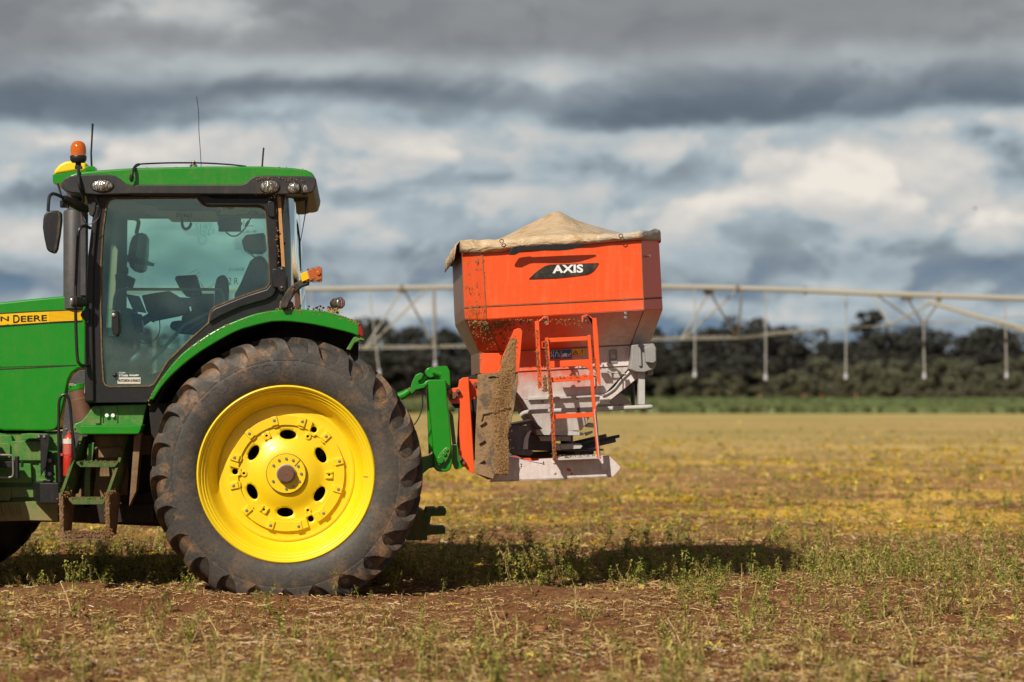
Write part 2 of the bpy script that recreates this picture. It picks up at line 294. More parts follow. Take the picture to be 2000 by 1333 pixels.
# ------------------------------------------------------------------ mesh builder
class MB:
    def __init__(s): s.v = []; s.f = []; s.mi = []; s.cur = 0
    def add(s, vs, fs):
        n = len(s.v); s.v += [tuple(x) for x in vs]; s.f += [tuple(i + n for i in f) for f in fs]; s.mi += [s.cur] * len(fs); return s
    def prism(s, pts, off, holes=()):
        """outline in world space pushed along off; optional holes"""
        loops = [list(pts)] + [list(h) for h in holes]; flat = [Vector(p) for l in loops for p in l]; off = Vector(off)
        n = len(flat)
        if holes or len(pts) > 4: tris = tessellate_polygon([[Vector(p) for p in l] for l in loops])
        else: tris = [tuple(range(len(pts)))]
        vs = flat + [p + off for p in flat]; fs = []
        if holes: fs += [tuple(t) for t in tris] + [tuple(i + n for i in reversed(t)) for t in tris]
        else: fs += [tuple(range(n)), tuple(range(2 * n - 1, n - 1, -1))]
        k = 0
        for l in loops:
            m = len(l)
            for i in range(m):
                a, b = k + i, k + (i + 1) % m; fs.append((a, b, b + n, a + n))
            k += m
        return s.add(vs, fs)
    def plate(s, px, y0, y1, holes=()):
        return s.prism([W(a, b, y0) for a, b in px], (0, y1 - y0, 0), [[W(a, b, y0) for a, b in h] for h in holes])
    def rect(s, a, b, c, d, y0, y1): return s.plate([(a, b), (c, b), (c, d), (a, d)], y0, y1)
    def hull(s, lower, upper):
        n = len(lower); fs = [tuple(range(n)), tuple(range(2 * n - 1, n - 1, -1))] + [(i, (i + 1) % n, (i + 1) % n + n, i + n) for i in range(n)]
        return s.add(list(lower) + list(upper), fs)
    def quad(s, pts, th=0.006):
        p = [Vector(x) for x in pts]; n = (p[1] - p[0]).cross(p[2] - p[0]).normalized() * th
        return s.hull(p, [x + n for x in p])
    def bar(s, a, b, w1, w2, up=(0, 0, 1)):
        a, b = Vector(a), Vector(b); d = (b - a).normalized(); u = Vector(up)
        if abs(d.dot(u)) > .95: u = Vector((0, 1, 0))
        x = d.cross(u).normalized(); z = x.cross(d).normalized()
        c = [x * (w1 / 2) * i + z * (w2 / 2) * j for i, j in ((-1, -1), (1, -1), (1, 1), (-1, 1))]
        return s.hull([a + k for k in c], [b + k for k in c])
    def tube(s, pts, r, n=10, cap=True, closed=False):
        pts = [Vector(p) for p in pts]; m = len(pts); rs = r if isinstance(r, (list, tuple)) else [r] * m
        up = None; vs = []; fs = []
        for i, p in enumerate(pts):
            t = (pts[(i + 1) % m] - pts[i - 1]) if closed else (pts[min(i + 1, m - 1)] - pts[max(i - 1, 0)])
            t.normalize()
            if up is None: up = t.orthogonal().normalized()
            else: up = (up - t * up.dot(t)).normalized()
            q = t.cross(up)
            for k in range(n):
                a = 2 * math.pi * k / n; vs.append(p + (up * math.cos(a) + q * math.sin(a)) * rs[i])
        for i in range(m if closed else m - 1):
            j = (i + 1) % m
            for k in range(n): l = (k + 1) % n; fs.append((i * n + k, i * n + l, j * n + l, j * n + k))
        if cap and not closed: fs += [tuple(range(n - 1, -1, -1)), tuple(range((m - 1) * n, m * n))]
        return s.add(vs, fs)
    def lathe(s, prof, c=(0, 0, 0), axis='Y', n=48, close=False):
        """prof: (radius, along-axis)"""
        c = Vector(c); vs = []; fs = []; m = len(prof)
        for r, a in prof:
            for k in range(n):
                t = 2 * math.pi * k / n; x, z = r * math.sin(t), r * math.cos(t)
                p = {'Y': (x, a, z), 'Z': (x, z, a), 'X': (a, x, z)}[axis]; vs.append(c + Vector(p))
        for i in range(m if close else m - 1):
            j = (i + 1) % m
            for k in range(n): l = (k + 1) % n; fs.append((i * n + k, i * n + l, j * n + l, j * n + k))
        return s.add(vs, fs)
    def disc(s, c, r, y0, y1, n=12, ph=0):
        """short cylinder along y"""
        c = Vector(c); pts = [c + Vector((r * math.sin(ph + 2 * math.pi * k / n), 0, r * math.cos(ph + 2 * math.pi * k / n))) for k in range(n)]
        pts = [Vector((p.x, y0, p.z)) for p in pts]; return s.prism(pts, (0, y1 - y0, 0))
    def ball(s, c, rx, ry, rz, n=10, m=7, jit=0, rot=None):
        c = Vector(c); vs = [Vector((0, 0, rz))]; fs = []
        for i in range(1, m):
            a = math.pi * i / m
            for k in range(n):
                t = 2 * math.pi * k / n; vs.append(Vector((rx * math.sin(a) * math.cos(t), ry * math.sin(a) * math.sin(t), rz * math.cos(a))))
        vs.append(Vector((0, 0, -rz)))
        if jit: vs = [v * random.uniform(1 - jit, 1 + jit) for v in vs]
        if rot: vs = [rot @ v for v in vs]
        for k in range(n): fs.append((0, 1 + k, 1 + (k + 1) % n))
        for i in range(m - 2):
            for k in range(n): l = (k + 1) % n; a = 1 + i * n; b = a + n; fs.append((a + k, b + k, b + l, a + l))
        e = len(vs) - 1; a = 1 + (m - 2) * n
        for k in range(n): fs.append((e, a + (k + 1) % n, a + k))
        return s.add([c + v for v in vs], fs)
    def build(s, name, mat, parent=None, bevel=0, seg=2, smooth=35, fix=True):
        me = bpy.data.meshes.new(name); me.from_pydata(s.v, [], s.f)
        mats = mat if isinstance(mat, (list, tuple)) else [mat]
        for x in mats: me.materials.append(M[x] if isinstance(x, str) else x)
        if len(mats) > 1: me.polygons.foreach_set('material_index', s.mi)
        if fix:
            b = bmesh.new(); b.from_mesh(me); bmesh.ops.recalc_face_normals(b, faces=b.faces); b.to_mesh(me); b.free()
        me.polygons.foreach_set('use_smooth', [True] * len(me.polygons)); me.update()
        me.set_sharp_from_angle(angle=R(smooth))
        o = bpy.data.objects.new(name, me); COL.objects.link(o)
        if bevel:
            bm = o.modifiers.new('bevel', 'BEVEL'); bm.width = bevel; bm.segments = seg; bm.limit_method = 'ANGLE'; bm.angle_limit = R(32); bm.harden_normals = True
        if parent is not None:
            o.parent = parent
            if parent.parent is None and parent.type == 'EMPTY' and 'keep' not in parent: o.location = -parent.location
        return o
def thing(name, label, cat, loc=(0, 0, 0), group=None):
    o = bpy.data.objects.new(name, None); COL.objects.link(o); o.location = loc; o.empty_display_size = .2
    o['label'] = label; o['category'] = cat
    if group: o['group'] = group
    return o
def tag(o, label, cat, group=None):
    o['label'] = label; o['category'] = cat
    if group: o['group'] = group
    return o
def arc(cx, cy, r, a0, a1, n): return [(cx + r * math.cos(R(a0 + (a1 - a0) * i / n)), cy - r * math.sin(R(a0 + (a1 - a0) * i / n))) for i in range(n + 1)]
def ell(cx, cy, rx, ry, n=20, rot=0):
    o = []
    for i in range(n):
        a = 2 * math.pi * i / n; x, y = rx * math.cos(a), ry * math.sin(a); o.append((cx + x * math.cos(rot) - y * math.sin(rot), cy + x * math.sin(rot) + y * math.cos(rot)))
    return o
def smooth_poly(pts, n=4):
    """Catmull-Rom through open list"""
    o = []; m = len(pts)
    for i in range(m - 1):
        p0, p1, p2, p3 = pts[max(i - 1, 0)], pts[i], pts[i + 1], pts[min(i + 2, m - 1)]
        for k in range(n):
            t = k / n
            o.append(tuple(.5 * ((2 * b) + (-a + c) * t + (2 * a - 5 * b + 4 * c - d) * t * t + (-a + 3 * b - 3 * c + d) * t ** 3) for a, b, c, d in zip(p0, p1, p2, p3)))
    o.append(tuple(pts[-1])); return o
def clods(mb, pts, n, size=.012, spread=.02, flat=.7):
    """lumps of mud round a 3-D polyline"""
    pts = [Vector(p) for p in pts]
    for _ in range(n):
        i = random.randrange(len(pts) - 1); p = pts[i].lerp(pts[i + 1], random.random())
        p = p + Vector((random.gauss(0, spread), random.uniform(-.006, .004), random.gauss(0, spread)))
        r = size * random.uniform(.25, .8); mb.ball(p, r * random.uniform(.8, 1.3), r * flat, r * random.uniform(.7, 1.1), 6, 4, .35)
def text(s, px, py, wpx, hpx, y, mat, parent, name='lettering', bold=0.0, shear=0.0, slope=0.0, th=0.002):
    """letters stretched to a box of wpx by hpx photo pixels; px, py = left end of baseline"""
    cu = bpy.data.curves.new('t', 'FONT'); cu.body = s; cu.offset = bold; cu.shear = shear; cu.resolution_u = 4
    o = bpy.data.objects.new('t', cu); COL.objects.link(o); dg = bpy.context.evaluated_depsgraph_get(); dg.update()
    me = bpy.data.meshes.new_from_object(o.evaluated_get(dg)); bpy.data.objects.remove(o)
    co = [v.co.copy() for v in me.vertices]; x0 = min(c.x for c in co); x1 = max(c.x for c in co); y0 = min(c.y for c in co); y1 = max(c.y for c in co)
    cap = y1 - y0
    mb = MB(); fs = [tuple(p.vertices) for p in me.polygons]
    fr = []
    for c in co:
        u = (c.x - x0) / (x1 - x0); v = (c.y - y0) / cap
        fr.append(W(px + u * wpx, py - v * hpx + slope * u * wpx, y))
    n = len(fr); mb.add(fr, fs); bpy.data.meshes.remove(me)
    return mb.build(name, mat, parent)
# ================================================================== GROUND, CROP, TREE LINE
rng = np.random.default_rng(11)
def vnoise(x, y, seed=0):
    """smooth value noise on arrays"""
    xi = np.floor(x).astype(np.int64); yi = np.floor(y).astype(np.int64); fx = x - xi; fy = y - yi
    fx = fx * fx * (3 - 2 * fx); fy = fy * fy * (3 - 2 * fy)
    def h(a, b):
        n = (a * 374761393 + b * 668265263 + seed * 974634777) & 0x7fffffff; n = ((n ^ (n >> 13)) * 1274126177) & 0x7fffffff
        return ((n ^ (n >> 16)) & 0xffff) / 65535.0
    return (h(xi, yi) * (1 - fx) + h(xi + 1, yi) * fx) * (1 - fy) + (h(xi, yi + 1) * (1 - fx) + h(xi + 1, yi + 1) * fx) * fy
def gz(x, y):
    x = np.asarray(x, float); y = np.asarray(y, float)
    a = .050 * (vnoise(x * .55, y * .55, 1) - .5) + .035 * (vnoise(x * 2.3, y * 2.3, 2) - .5) + .026 * (vnoise(x * 7, y * 7, 3) - .5) + .016 * (vnoise(x * 17, y * 17, 4) - .5)
    far = np.clip((np.hypot(x, y) - 14) / 20, 0, 1)
    # slight soil ridge pushed up beside the wheel
    wx = (558 - VX) * D0 / F; m = np.exp(-((x - wx) / .75) ** 2 - ((y + .22) / .20) ** 2) * .035
    return a * (1 - far) + m - .012
def grid_axis(lo, hi, f0, f1, step):
    mid = np.arange(f0, f1 + 1e-6, step); a = [f0]; s = step
    while a[-1] > lo: s *= 1.22; a.append(a[-1] - s)
    b = [f1]; s = step
    while b[-1] < hi: s *= 1.22; b.append(b[-1] + s)
    return np.array(a[1:][::-1] + list(mid) + b[1:])
gx = grid_axis(-900, 900, -3.6, 6.6, .045); gy = grid_axis(-60, 1500, -6, 7, .045)
X, Y = np.meshgrid(gx, gy); Z = gz(X, Y)
def np_mesh(name, V, Q, mat, cols=None, smooth=False):
    me = bpy.data.meshes.new(name); me.vertices.add(len(V)); me.vertices.foreach_set('co', np.ascontiguousarray(V, dtype=np.float32).ravel())
    k = Q.shape[1]; me.loops.add(Q.size); me.loops.foreach_set('vertex_index', np.ascontiguousarray(Q, dtype=np.int32).ravel())
    me.polygons.add(len(Q)); me.polygons.foreach_set('loop_start', np.arange(0, Q.size, k, dtype=np.int32)); me.polygons.foreach_set('loop_total', np.full(len(Q), k, dtype=np.int32))
    me.polygons.foreach_set('use_smooth', np.full(len(Q), smooth)); me.materials.append(mat); me.update(calc_edges=True); me.validate()
    if cols is not None:
        at = me.color_attributes.new('Col', 'FLOAT_COLOR', 'POINT'); at.data.foreach_set('color', np.ascontiguousarray(np.c_[cols, np.ones(len(cols))], dtype=np.float32).ravel())
    o = bpy.data.objects.new(name, me); COL.objects.link(o); return o
def mk_soil():
    m, t = newmat('field_soil'); sx = t.n('ShaderNodeSeparateXYZ'); t.L.new(t.tc, sx.inputs[0]); y = sx.outputs[1]
    a = t.noise(t.tc, .9, 5, .6, .3); b = t.noise(t.tc, 12, 6, .7); c = t.noise(t.tc, 55, 5, .75); pat = t.noise(t.scale(t.tc, (.22, .30, 1)), 1, 4, .6, .5); p2 = t.noise(t.scale(t.tc, (.05, .09, 1)), 1, 4, .6)
    soil = t.mix(t.ramp(t.m('ADD', t.m('MULTIPLY', b, .5), t.m('MULTIPLY', c, .5)), .34, .66), (.11, .048, .022, 1), (.32, .148, .066, 1))
    straw = t.mix(t.ramp(c, .4, .6), (.32, .20, .085, 1), (.58, .40, .18, 1))
    nearf = t.m('MULTIPLY', t.ramp(t.m('ADD', t.m('MULTIPLY', a, .6), t.m('MULTIPLY', b, .4)), .48, .66), .38)
    col = t.mix(nearf, soil, straw)
    # yellowed mats of sprayed-off weed
    ymat = t.m('MULTIPLY', t.m('MULTIPLY', t.ramp(pat, .47, .57), t.ramp(y, 4, 11)), t.ramp(y, 40, 75, 1, .25))
    col = t.mix(t.m('MULTIPLY', ymat, t.ramp(b, .2, .5, .35, .8)), col, (.72, .44, .08, 1))
    far = t.ramp(y, 8, 48)
    stub = t.mix(t.ramp(p2, .35, .65), (.50, .355, .145, 1), (.35, .285, .10, 1))
    col = t.mix(t.m('MULTIPLY', far, .80), col, stub)
    band = t.m('MULTIPLY', t.ramp(t.m('ADD', y, t.m('MULTIPLY', p2, 6)), 19, 21), t.ramp(t.m('ADD', y, t.m('MULTIPLY', p2, 6)), 24, 27, 1, 0))
    col = t.mix(t.m('MULTIPLY', band, .65), col, (.32, .17, .08, 1))
    col = t.mix(t.m('MULTIPLY', t.ramp(y, 85, 125), .30), col, (.45, .40, .14, 1))
    col = t.mix(t.ramp(y, 300, 320), col, (.45, .34, .18, 1))
    t.L.new(col, t.b.inputs['Base Color']); t.b.inputs['Roughness'].default_value = .95; t.b.inputs['Specular IOR Level'].default_value = .05
    bump(t, t.m('MULTIPLY', t.m('ADD', t.m('MULTIPLY', b, .4), t.m('MULTIPLY', c, .6)), t.ramp(y, 3, 20, 1, .12)), .9, .03); return m
ny, nx = X.shape; idx = np.arange(nx * ny).reshape(ny, nx)
Q = np.stack([idx[:-1, :-1], idx[:-1, 1:], idx[1:, 1:], idx[1:, :-1]], -1).reshape(-1, 4)
g = np_mesh('ground', np.stack([X, Y, Z], -1).reshape(-1, 3), Q, mk_soil(), smooth=True); g['kind'] = 'structure'
# ---- vegetation material driven by a colour stored on the leaves
def mk_leaf(name, trans=.25, rough=.7, sat=None):
    m, t = newmat(name); at = t.n('ShaderNodeAttribute', attribute_name='Col'); t.N.remove(t.b)
    d = t.n('ShaderNodeBsdfDiffuse'); tr = t.n('ShaderNodeBsdfTranslucent'); t.L.new(at.outputs[0], d.inputs[0]); t.L.new(at.outputs[0], tr.inputs[0])
    mx = t.n('ShaderNodeMixShader'); mx.inputs[0].default_value = trans; t.L.new(d.outputs[0], mx.inputs[1]); t.L.new(tr.outputs[0], mx.inputs[2]); t.L.new(mx.outputs[0], t.o.inputs[0]); return m
LEAF = mk_leaf('leaf'); LITTER = mk_leaf('litter', .1)
def scatter_screen(n, py0, py1, px0=-500, px1=2500):
    py = rng.uniform(py0, py1, n); px = rng.uniform(px0, px1, n); d = H * F / (py - HY)
    return (px - VX) * d / F, d - D0, d
wc = W(558, 927, 0); wx0 = wc.x
def off_wheel(x, y):
    k = ~((np.abs(x - wx0) < .62) & (y > -.03) & (y < .56)); k &= ~((np.abs(x - wx0) < .62) & (y > 2.05) & (y < 2.6)); k &= ~((np.abs(x + 3.4) < .5) & (y > .25) & (y < 2.4)); return k
# ---- straw litter
n = 230000
x, y, d = scatter_screen(n, 835, 1390); k = off_wheel(x, y); x, y, d = x[k], y[k], d[k]
dens = vnoise(x * 1.3, y * 1.3, 21) * .6 + vnoise(x * 4, y * 4, 22) * .4; k = dens + rng.uniform(-.22, .22, len(x)) > .50; x, y, d = x[k], y[k], d[k]; n = len(x)
ln = rng.gamma(2.2, .018, n) + .012; wd_ = rng.uniform(.0012, .0036, n) * np.clip(d / 15, 1, 3); th = rng.uniform(0, 2 * np.pi, n); pit = rng.normal(0, .22, n); cur = rng.normal(0, .9, n)
z0 = gz(x, y) + rng.uniform(.003, .018, n)
dx, dy = np.cos(th), np.sin(th); P = np.empty((n, 3, 2, 3))
for j, s in enumerate((-.5, 0, .5)):
    px_ = x + dx * ln * s - dy * cur * ln * (s * s) ; py_ = y + dy * ln * s + dx * cur * ln * (s * s); pz = z0 + np.maximum(np.sin(pit) * ln * s, -.004) + (.006 if j == 1 else 0)
    roll = rng.uniform(-.8, .8, n) if j == 0 else roll
    for q, sg in enumerate((-1, 1)):
        P[:, j, q, 0] = px_ - dy * wd_ * sg * np.cos(roll); P[:, j, q, 1] = py_ + dx * wd_ * sg * np.cos(roll); P[:, j, q, 2] = pz + wd_ * sg * np.sin(roll)
base = (np.arange(n) * 6)[:, None]; Q = np.concatenate([base + np.array([[0, 1, 3, 2]]), base + np.array([[2, 3, 5, 4]])])
pal = np.array([(.50, .33, .15), (.36, .21, .095), (.62, .44, .23), (.22, .12, .055), (.50, .34, .08), (.28, .22, .07), (.56, .49, .40)]); ci = rng.choice(7, n, p=[.26, .22, .12, .17, .09, .10, .04])
c = pal[ci] * rng.uniform(.8, 1.4, (n, 1)); o = np_mesh('straw_litter', P.reshape(-1, 3), Q, LITTER, np.repeat(c, 6, 0)); o['kind'] = 'stuff'
# ---- soil crumbs
n = 26000
x, y, d = scatter_screen(n, 880, 1390); k = off_wheel(x, y); x, y = x[k], y[k]; n = len(x)
s = rng.gamma(1.8, .0026, n) + .0015; cube = np.array([(i, j, l) for i in (-1, 1) for j in (-1, 1) for l in (-1, 1)], float)
V = cube[None] * rng.uniform(.55, 1.1, (n, 8, 3)) * s[:, None, None]; a = rng.uniform(0, 6.28, n); ca, sa = np.cos(a)[:, None], np.sin(a)[:, None]
V = np.stack([V[..., 0] * ca - V[..., 1] * sa + x[:, None], V[..., 0] * sa + V[..., 1] * ca + y[:, None], V[..., 2] * .8 + (gz(x, y) + s * .4)[:, None]], -1)
cf = np.array([[0, 1, 3, 2], [4, 6, 7, 5], [0, 4, 5, 1], [2, 3, 7, 6], [0, 2, 6, 4], [1, 5, 7, 3]]); Q = (np.arange(n) * 8)[:, None, None] + cf[None]
c = np.array([.25, .118, .056]) * rng.uniform(.5, 1.3, (n, 1)); o = np_mesh('soil_crumbs', V.reshape(-1, 3), Q.reshape(-1, 4), LITTER, np.repeat(c, 8, 0), smooth=True); o['kind'] = 'stuff'
# ---- weeds: templates as quads with colours
def stem_quads(p, q, r0, r1):
    p, q = np.array(p, float), np.array(q, float); t = q - p; t /= np.linalg.norm(t) + 1e-9; a = np.cross(t, (0.3, .1, 1)); a /= np.linalg.norm(a) + 1e-9; b = np.cross(t, a)
    return [[p - a * r0, p + a * r0, q + a * r1, q - a * r1], [p - b * r0, p + b * r0, q + b * r1, q - b * r1]]
def leaf_quad(p, dr, L_, w_, droop):
    p = np.array(p, float); dr = np.array(dr, float); dr /= np.linalg.norm(dr); s = np.cross(dr, (0, 0, 1)); s /= np.linalg.norm(s) + 1e-9
    m = p + dr * L_ * .5; e = p + dr * L_ + np.array((0, 0, -droop * L_)); tw = rng.uniform(-.5, .5)
    up = np.array((0, 0, 1)) * tw * w_
    return [[p, m + s * w_ + up, e, m - s * w_ - up]]
def make_weed(h, kind, seed):
    """kind: 0 leafy green, 1 wilted, 2 bare dry stalk, 3 low rosette, 4 grass tuft"""
    r = np.random.default_rng(seed); qs = []; cs = []
    G = [np.array((.24, .26, .055)), np.array((.37, .35, .085)), np.array((.13, .19, .035)), np.array((.45, .40, .09))]; Wl = [np.array((.42, .31, .11)), np.array((.30, .23, .08)), np.array((.50, .41, .14)), np.array((.26, .26, .06))]; Dr = [np.array((.60, .45, .20)), np.array((.46, .31, .14)), np.array((.66, .54, .28))]
    def add(q, c): 
        qs.extend(q); cs.extend([c * r.uniform(.75, 1.2)] * len(q))
    ns = {0: 3, 1: 3, 2: 1, 3: 0, 4: 0}[kind]
    if kind in (3, 4):
        for i in range(16 if kind == 3 else 20):
            a = r.uniform(0, 6.28); e = r.uniform(.15, .9) if kind == 3 else r.uniform(.5, 1.35)
            L_ = h * r.uniform(.5, 1.1); dr = (math.cos(a) * math.cos(e), math.sin(a) * math.cos(e), math.sin(e)); p = np.array((r.normal(0, .15) * h, r.normal(0, .15) * h, 0))
            pal_ = (G if r.random() < .62 else Wl) if kind == 3 else (G if r.random() < .35 else Dr)
            add(leaf_quad(p, dr, L_, L_ * (.17 if kind == 3 else .035), r.uniform(0, .5)), pal_[r.integers(len(pal_))])
    for s_i in range(max(1, r.integers(1, ns + 1)) if ns else 0):
        a = r.uniform(0, 6.28); lean = r.uniform(.05, .5) if kind != 1 else r.uniform(.2, .8); p = np.array((0., 0., 0.)); hh = h * r.uniform(.65, 1); segs = 5; pal_ = {0: G, 1: Wl, 2: Dr}[kind]
        for k_ in range(segs):
            dv = np.array((math.cos(a) * lean, math.sin(a) * lean, 1.)); dv /= np.linalg.norm(dv); a += r.normal(0, .4); lean *= r.uniform(.8, 1.3); q = p + dv * hh / segs
            w0 = .0026 * (h / .2) * (1 - .1 * k_) * (1.35 if kind == 2 else 1); add(stem_quads(p, q, w0, w0 * .8), (Dr if kind == 2 or r.random() < .4 else pal_)[r.integers(3)])
            nl = {0: 6 if k_ > 0 else 2, 1: 6, 2: 0}[kind]
            for _ in range(nl):
                b = r.uniform(0, 6.28); e = r.uniform(-.2, .8) if kind == 0 else r.uniform(-1.1, .4); L_ = h * r.uniform(.07, .19); st_ = p + (q - p) * r.random()
                bp = st_ + np.array((math.cos(b), math.sin(b), .5)) * h * .045
                if r.random() < .5: add(stem_quads(st_, bp, w0 * .5, w0 * .3)[:1], pal_[0])
                else: bp = st_
                add(leaf_quad(bp, (math.cos(b) * math.cos(e), math.sin(b) * math.cos(e), math.sin(e)), L_, L_ * (.24 if kind == 0 else .15), r.uniform(0, .8)), pal_[r.integers(len(pal_))])
            if kind == 2 and k_ in (2, 3, 4) and r.random() < .9:
                b = r.uniform(0, 6.28); e2 = q + np.array((math.cos(b) * .5, math.sin(b) * .5, .9)) * h * r.uniform(.10, .28); add(stem_quads(q, e2, w0 * .6, w0 * .35), Dr[0])
                for _ in range(3):
                    c_ = r.uniform(0, 6.28); add(leaf_quad(e2, (math.cos(c_), math.sin(c_), r.uniform(-.3, .8)), h * .06, h * .012, .2), Wl[r.integers(3)])
            p = q
        for _ in range(7 if kind != 2 else 2):
            b = r.uniform(0, 6.28); e = r.uniform(.1, 1.3); L_ = h * r.uniform(.05, .12); add(leaf_quad(p, (math.cos(b) * math.cos(e), math.sin(b) * math.cos(e), math.sin(e)), L_, L_ * .3, .3), pal_[r.integers(len(pal_))])
    return np.array(qs), np.array(cs)
def inst(name, tmpl, x, y, s, which, mat, jitter=.25):
    Vs = []; Cs = []
    for ti, (q, c) in enumerate(tmpl):
        k = which == ti; m = k.sum()
        if not m: continue
        a = rng.uniform(0, 6.28, m); ca, sa = np.cos(a)[:, None, None], np.sin(a)[:, None, None]; sc_ = s[k][:, None, None]
        v = q[None]; vx = (v[..., 0] * ca - v[..., 1] * sa) * sc_ + x[k][:, None, None]; vy = (v[..., 0] * sa + v[..., 1] * ca) * sc_ + y[k][:, None, None]; vz = v[..., 2] * sc_ * rng.uniform(.8, 1.2, m)[:, None, None] + gz(x[k], y[k])[:, None, None] - .004
        Vs.append(np.stack([vx, vy, vz], -1).reshape(-1, 3)); cc = c[None] * rng.uniform(1 - jitter, 1 + jitter, (m, 1, 1)) * np.array([1, 1, 1])
        Cs.append(np.repeat(cc.reshape(-1, 3), 4, 0))
    V = np.concatenate(Vs); C = np.concatenate(Cs); o = np_mesh(name, V, np.arange(len(V)).reshape(-1, 4), mat, C); o['kind'] = 'stuff'; return o
low = [make_weed(1, 3, 100 + i) for i in range(5)] + [make_weed(1, 4, 120 + i) for i in range(4)] + [make_weed(1, 1, 130 + i) for i in range(3)]
# low cover
x, y, d = scatter_screen(30000, 822, 1390); k = off_wheel(x, y); x, y, d = x[k], y[k], d[k]
dn = vnoise(x * .5, y * .5, 31) * .55 + vnoise(x * 2, y * 2, 32) * .45; near_ = np.clip((y + 1.5) / 3.5, 0, 1); k = dn + rng.uniform(-.25, .25, len(x)) > .80 - .40 * near_; x, y, d = x[k], y[k], d[k]
s = rng.uniform(.03, .075, len(x)) * np.clip(d / 22, 1, 2.0); w_ = rng.integers(0, len(low), len(x)); tan_ = rng.random(len(x)) < np.where(y < .6, .62, np.clip((d - 17) / 20, .15, .6)); dry = [(q, np.clip(c * .6 + np.array([.42, .29, .09]), 0, .9)) for q, c in low]; inst('low_weeds', low + dry, x, y, s, w_ + tan_ * len(low), LEAF)
# yellow creeping mats
x, y, d = scatter_screen(16000, 860, 1250); k = off_wheel(x, y) & (y > 2); x, y, d = x[k], y[k], d[k]
k = (vnoise(x * .22, y * .30, 41) * .6 + vnoise(x * .9, y * .9, 42) * .4) > .56; x, y, d = x[k], y[k], d[k]
yl = [(q, np.clip(c * np.array([1.9, 1.35, .5]) + np.array([.12, .05, 0]), 0, .75)) for q, c in low[:5]]
inst('yellowed_mats', yl, x, y, rng.uniform(.03, .06, len(x)) * np.clip(d / 20, 1, 2.5), rng.integers(0, 5, len(x)), LEAF)
tall = [make_weed(1, 0, 200 + i) for i in range(7)] + [make_weed(1, 1, 220 + i) for i in range(6)] + [make_weed(1, 2, 240 + i) for i in range(4)]
x, y, d = scatter_screen(9000, 850, 1380); k = off_wheel(x, y); x, y, d = x[k], y[k], d[k]
dn = vnoise(x * .45, y * .45, 51) * .6 + vnoise(x * 1.7, y * 1.7, 52) * .4
pr = np.where(y < .6, .05 + .32 * (x > 2.0) * (y > -2.5) + .07 * (y < -3.0), np.where(y < 1.5, .35, np.where(y < 12, .7, .5))); k = (rng.random(len(x)) < pr * (.35 + dn)) ; x, y, d = x[k], y[k], d[k]
s = rng.uniform(.09, .25, len(x)); s = np.where((y > .9) & (y < 5.5), s * 1.15, s); s = np.where(y < -1.2, s * .9, s)
w_ = rng.choice(len(tall), len(x), p=[.085] * 7 + [.045] * 6 + [.03375] * 4 if False else np.r_[np.full(7, .62 / 7), np.full(6, .26 / 6), np.full(4, .12 / 4)])
inst('standing_weeds', tall, x, y, s, w_, LEAF)
# near stems, out of focus at the bottom of the view
n = 260; x, y, d = scatter_screen(n, 1200, 1400, -200, 2200); inst('near_stems', tall[13:] + tall[7:13], x, y, rng.uniform(.13, .27, n), rng.integers(0, 10, n), LEAF)
# a denser belt of weeds runs under and behind the machine
n = 900; x = rng.uniform(-3.6, 5.2, n); y = 1.7 + rng.normal(0, 1.1, n) + .15 * x; k = off_wheel(x, y) & (y > .8); x, y = x[k], y[k]
inst('weed_belt', tall[:13], x, y, rng.uniform(.09, .23, len(x)), rng.integers(0, 13, len(x)), LEAF)
# ---- individual plants that stand out
def at_ground(px, py):
    d = H * F / (py - HY); return (px - VX) * d / F, d - D0
SOLO = [
 (992, 1236, .24, 2, 'pale forked dry stalk standing in front of the spreader shadow'),
 (948, 1272, .15, 0, 'small leaning green weed left of the pale forked stalk'),
 (1062, 1146, .20, 0, 'bright leafy weed at the front edge of the spreader shadow'),
 (1281, 1312, .20, 2, 'single upright straw coloured stalk near the bottom edge of the photo'),
 (1346, 1232, .24, 1, 'wilted brownish green weed with drooping leaves on bare red soil'),
 (1356, 1284, .12, 2, 'short splayed dry stubble tuft below the wilted weed'),
 (1283, 1128, .17, 0, 'bushy light green weed half way along the spreader shadow'),
 (1845, 1196, .34, 1, 'tallest wilted weed of the right-hand weed patch'),
 (1922, 1246, .17, 0, 'dark green broad leaved clump near the right edge'),
 (1474, 1300, .10, 3, 'small rosette with round green and yellow leaves in the foreground'),
 (1576, 1226, .16, 1, 'wilted weed lying over to the right on bare soil'),
 (1768, 1300, .30, 1, 'tall blurred weed at the bottom right of the photo'),
 (1196, 1108, .22, 0, 'tall dark weed standing up out of the spreader shadow'),
 (1495, 1092, .24, 0, 'leafy weed at the far right tip of the shadow'),
 (690, 1190, .18, 2, 'thin pale dry twig beside the foot of the rear tyre')]
for i, (px, py, h, kind, lab) in enumerate(SOLO):
    x_, y_ = at_ground(px, py); q, c = make_weed(h, kind, 300 + i * 3)
    if kind in (0, 1):
        q2, c2 = make_weed(h * .85, kind, 301 + i * 3); q3, c3 = make_weed(h * .7, kind, 302 + i * 3); q = np.concatenate([q, q2, q3]); c = np.concatenate([c, c2, c3])
    V = q.reshape(-1, 3).copy(); o = np_mesh('weed_plant', V, np.arange(len(V)).reshape(-1, 4), LEAF, np.repeat(c, 4, 0)); o.location = (x_, y_, float(gz(x_, y_)) - .004)
    tag(o, lab, 'weed', 'weeds standing in the field')
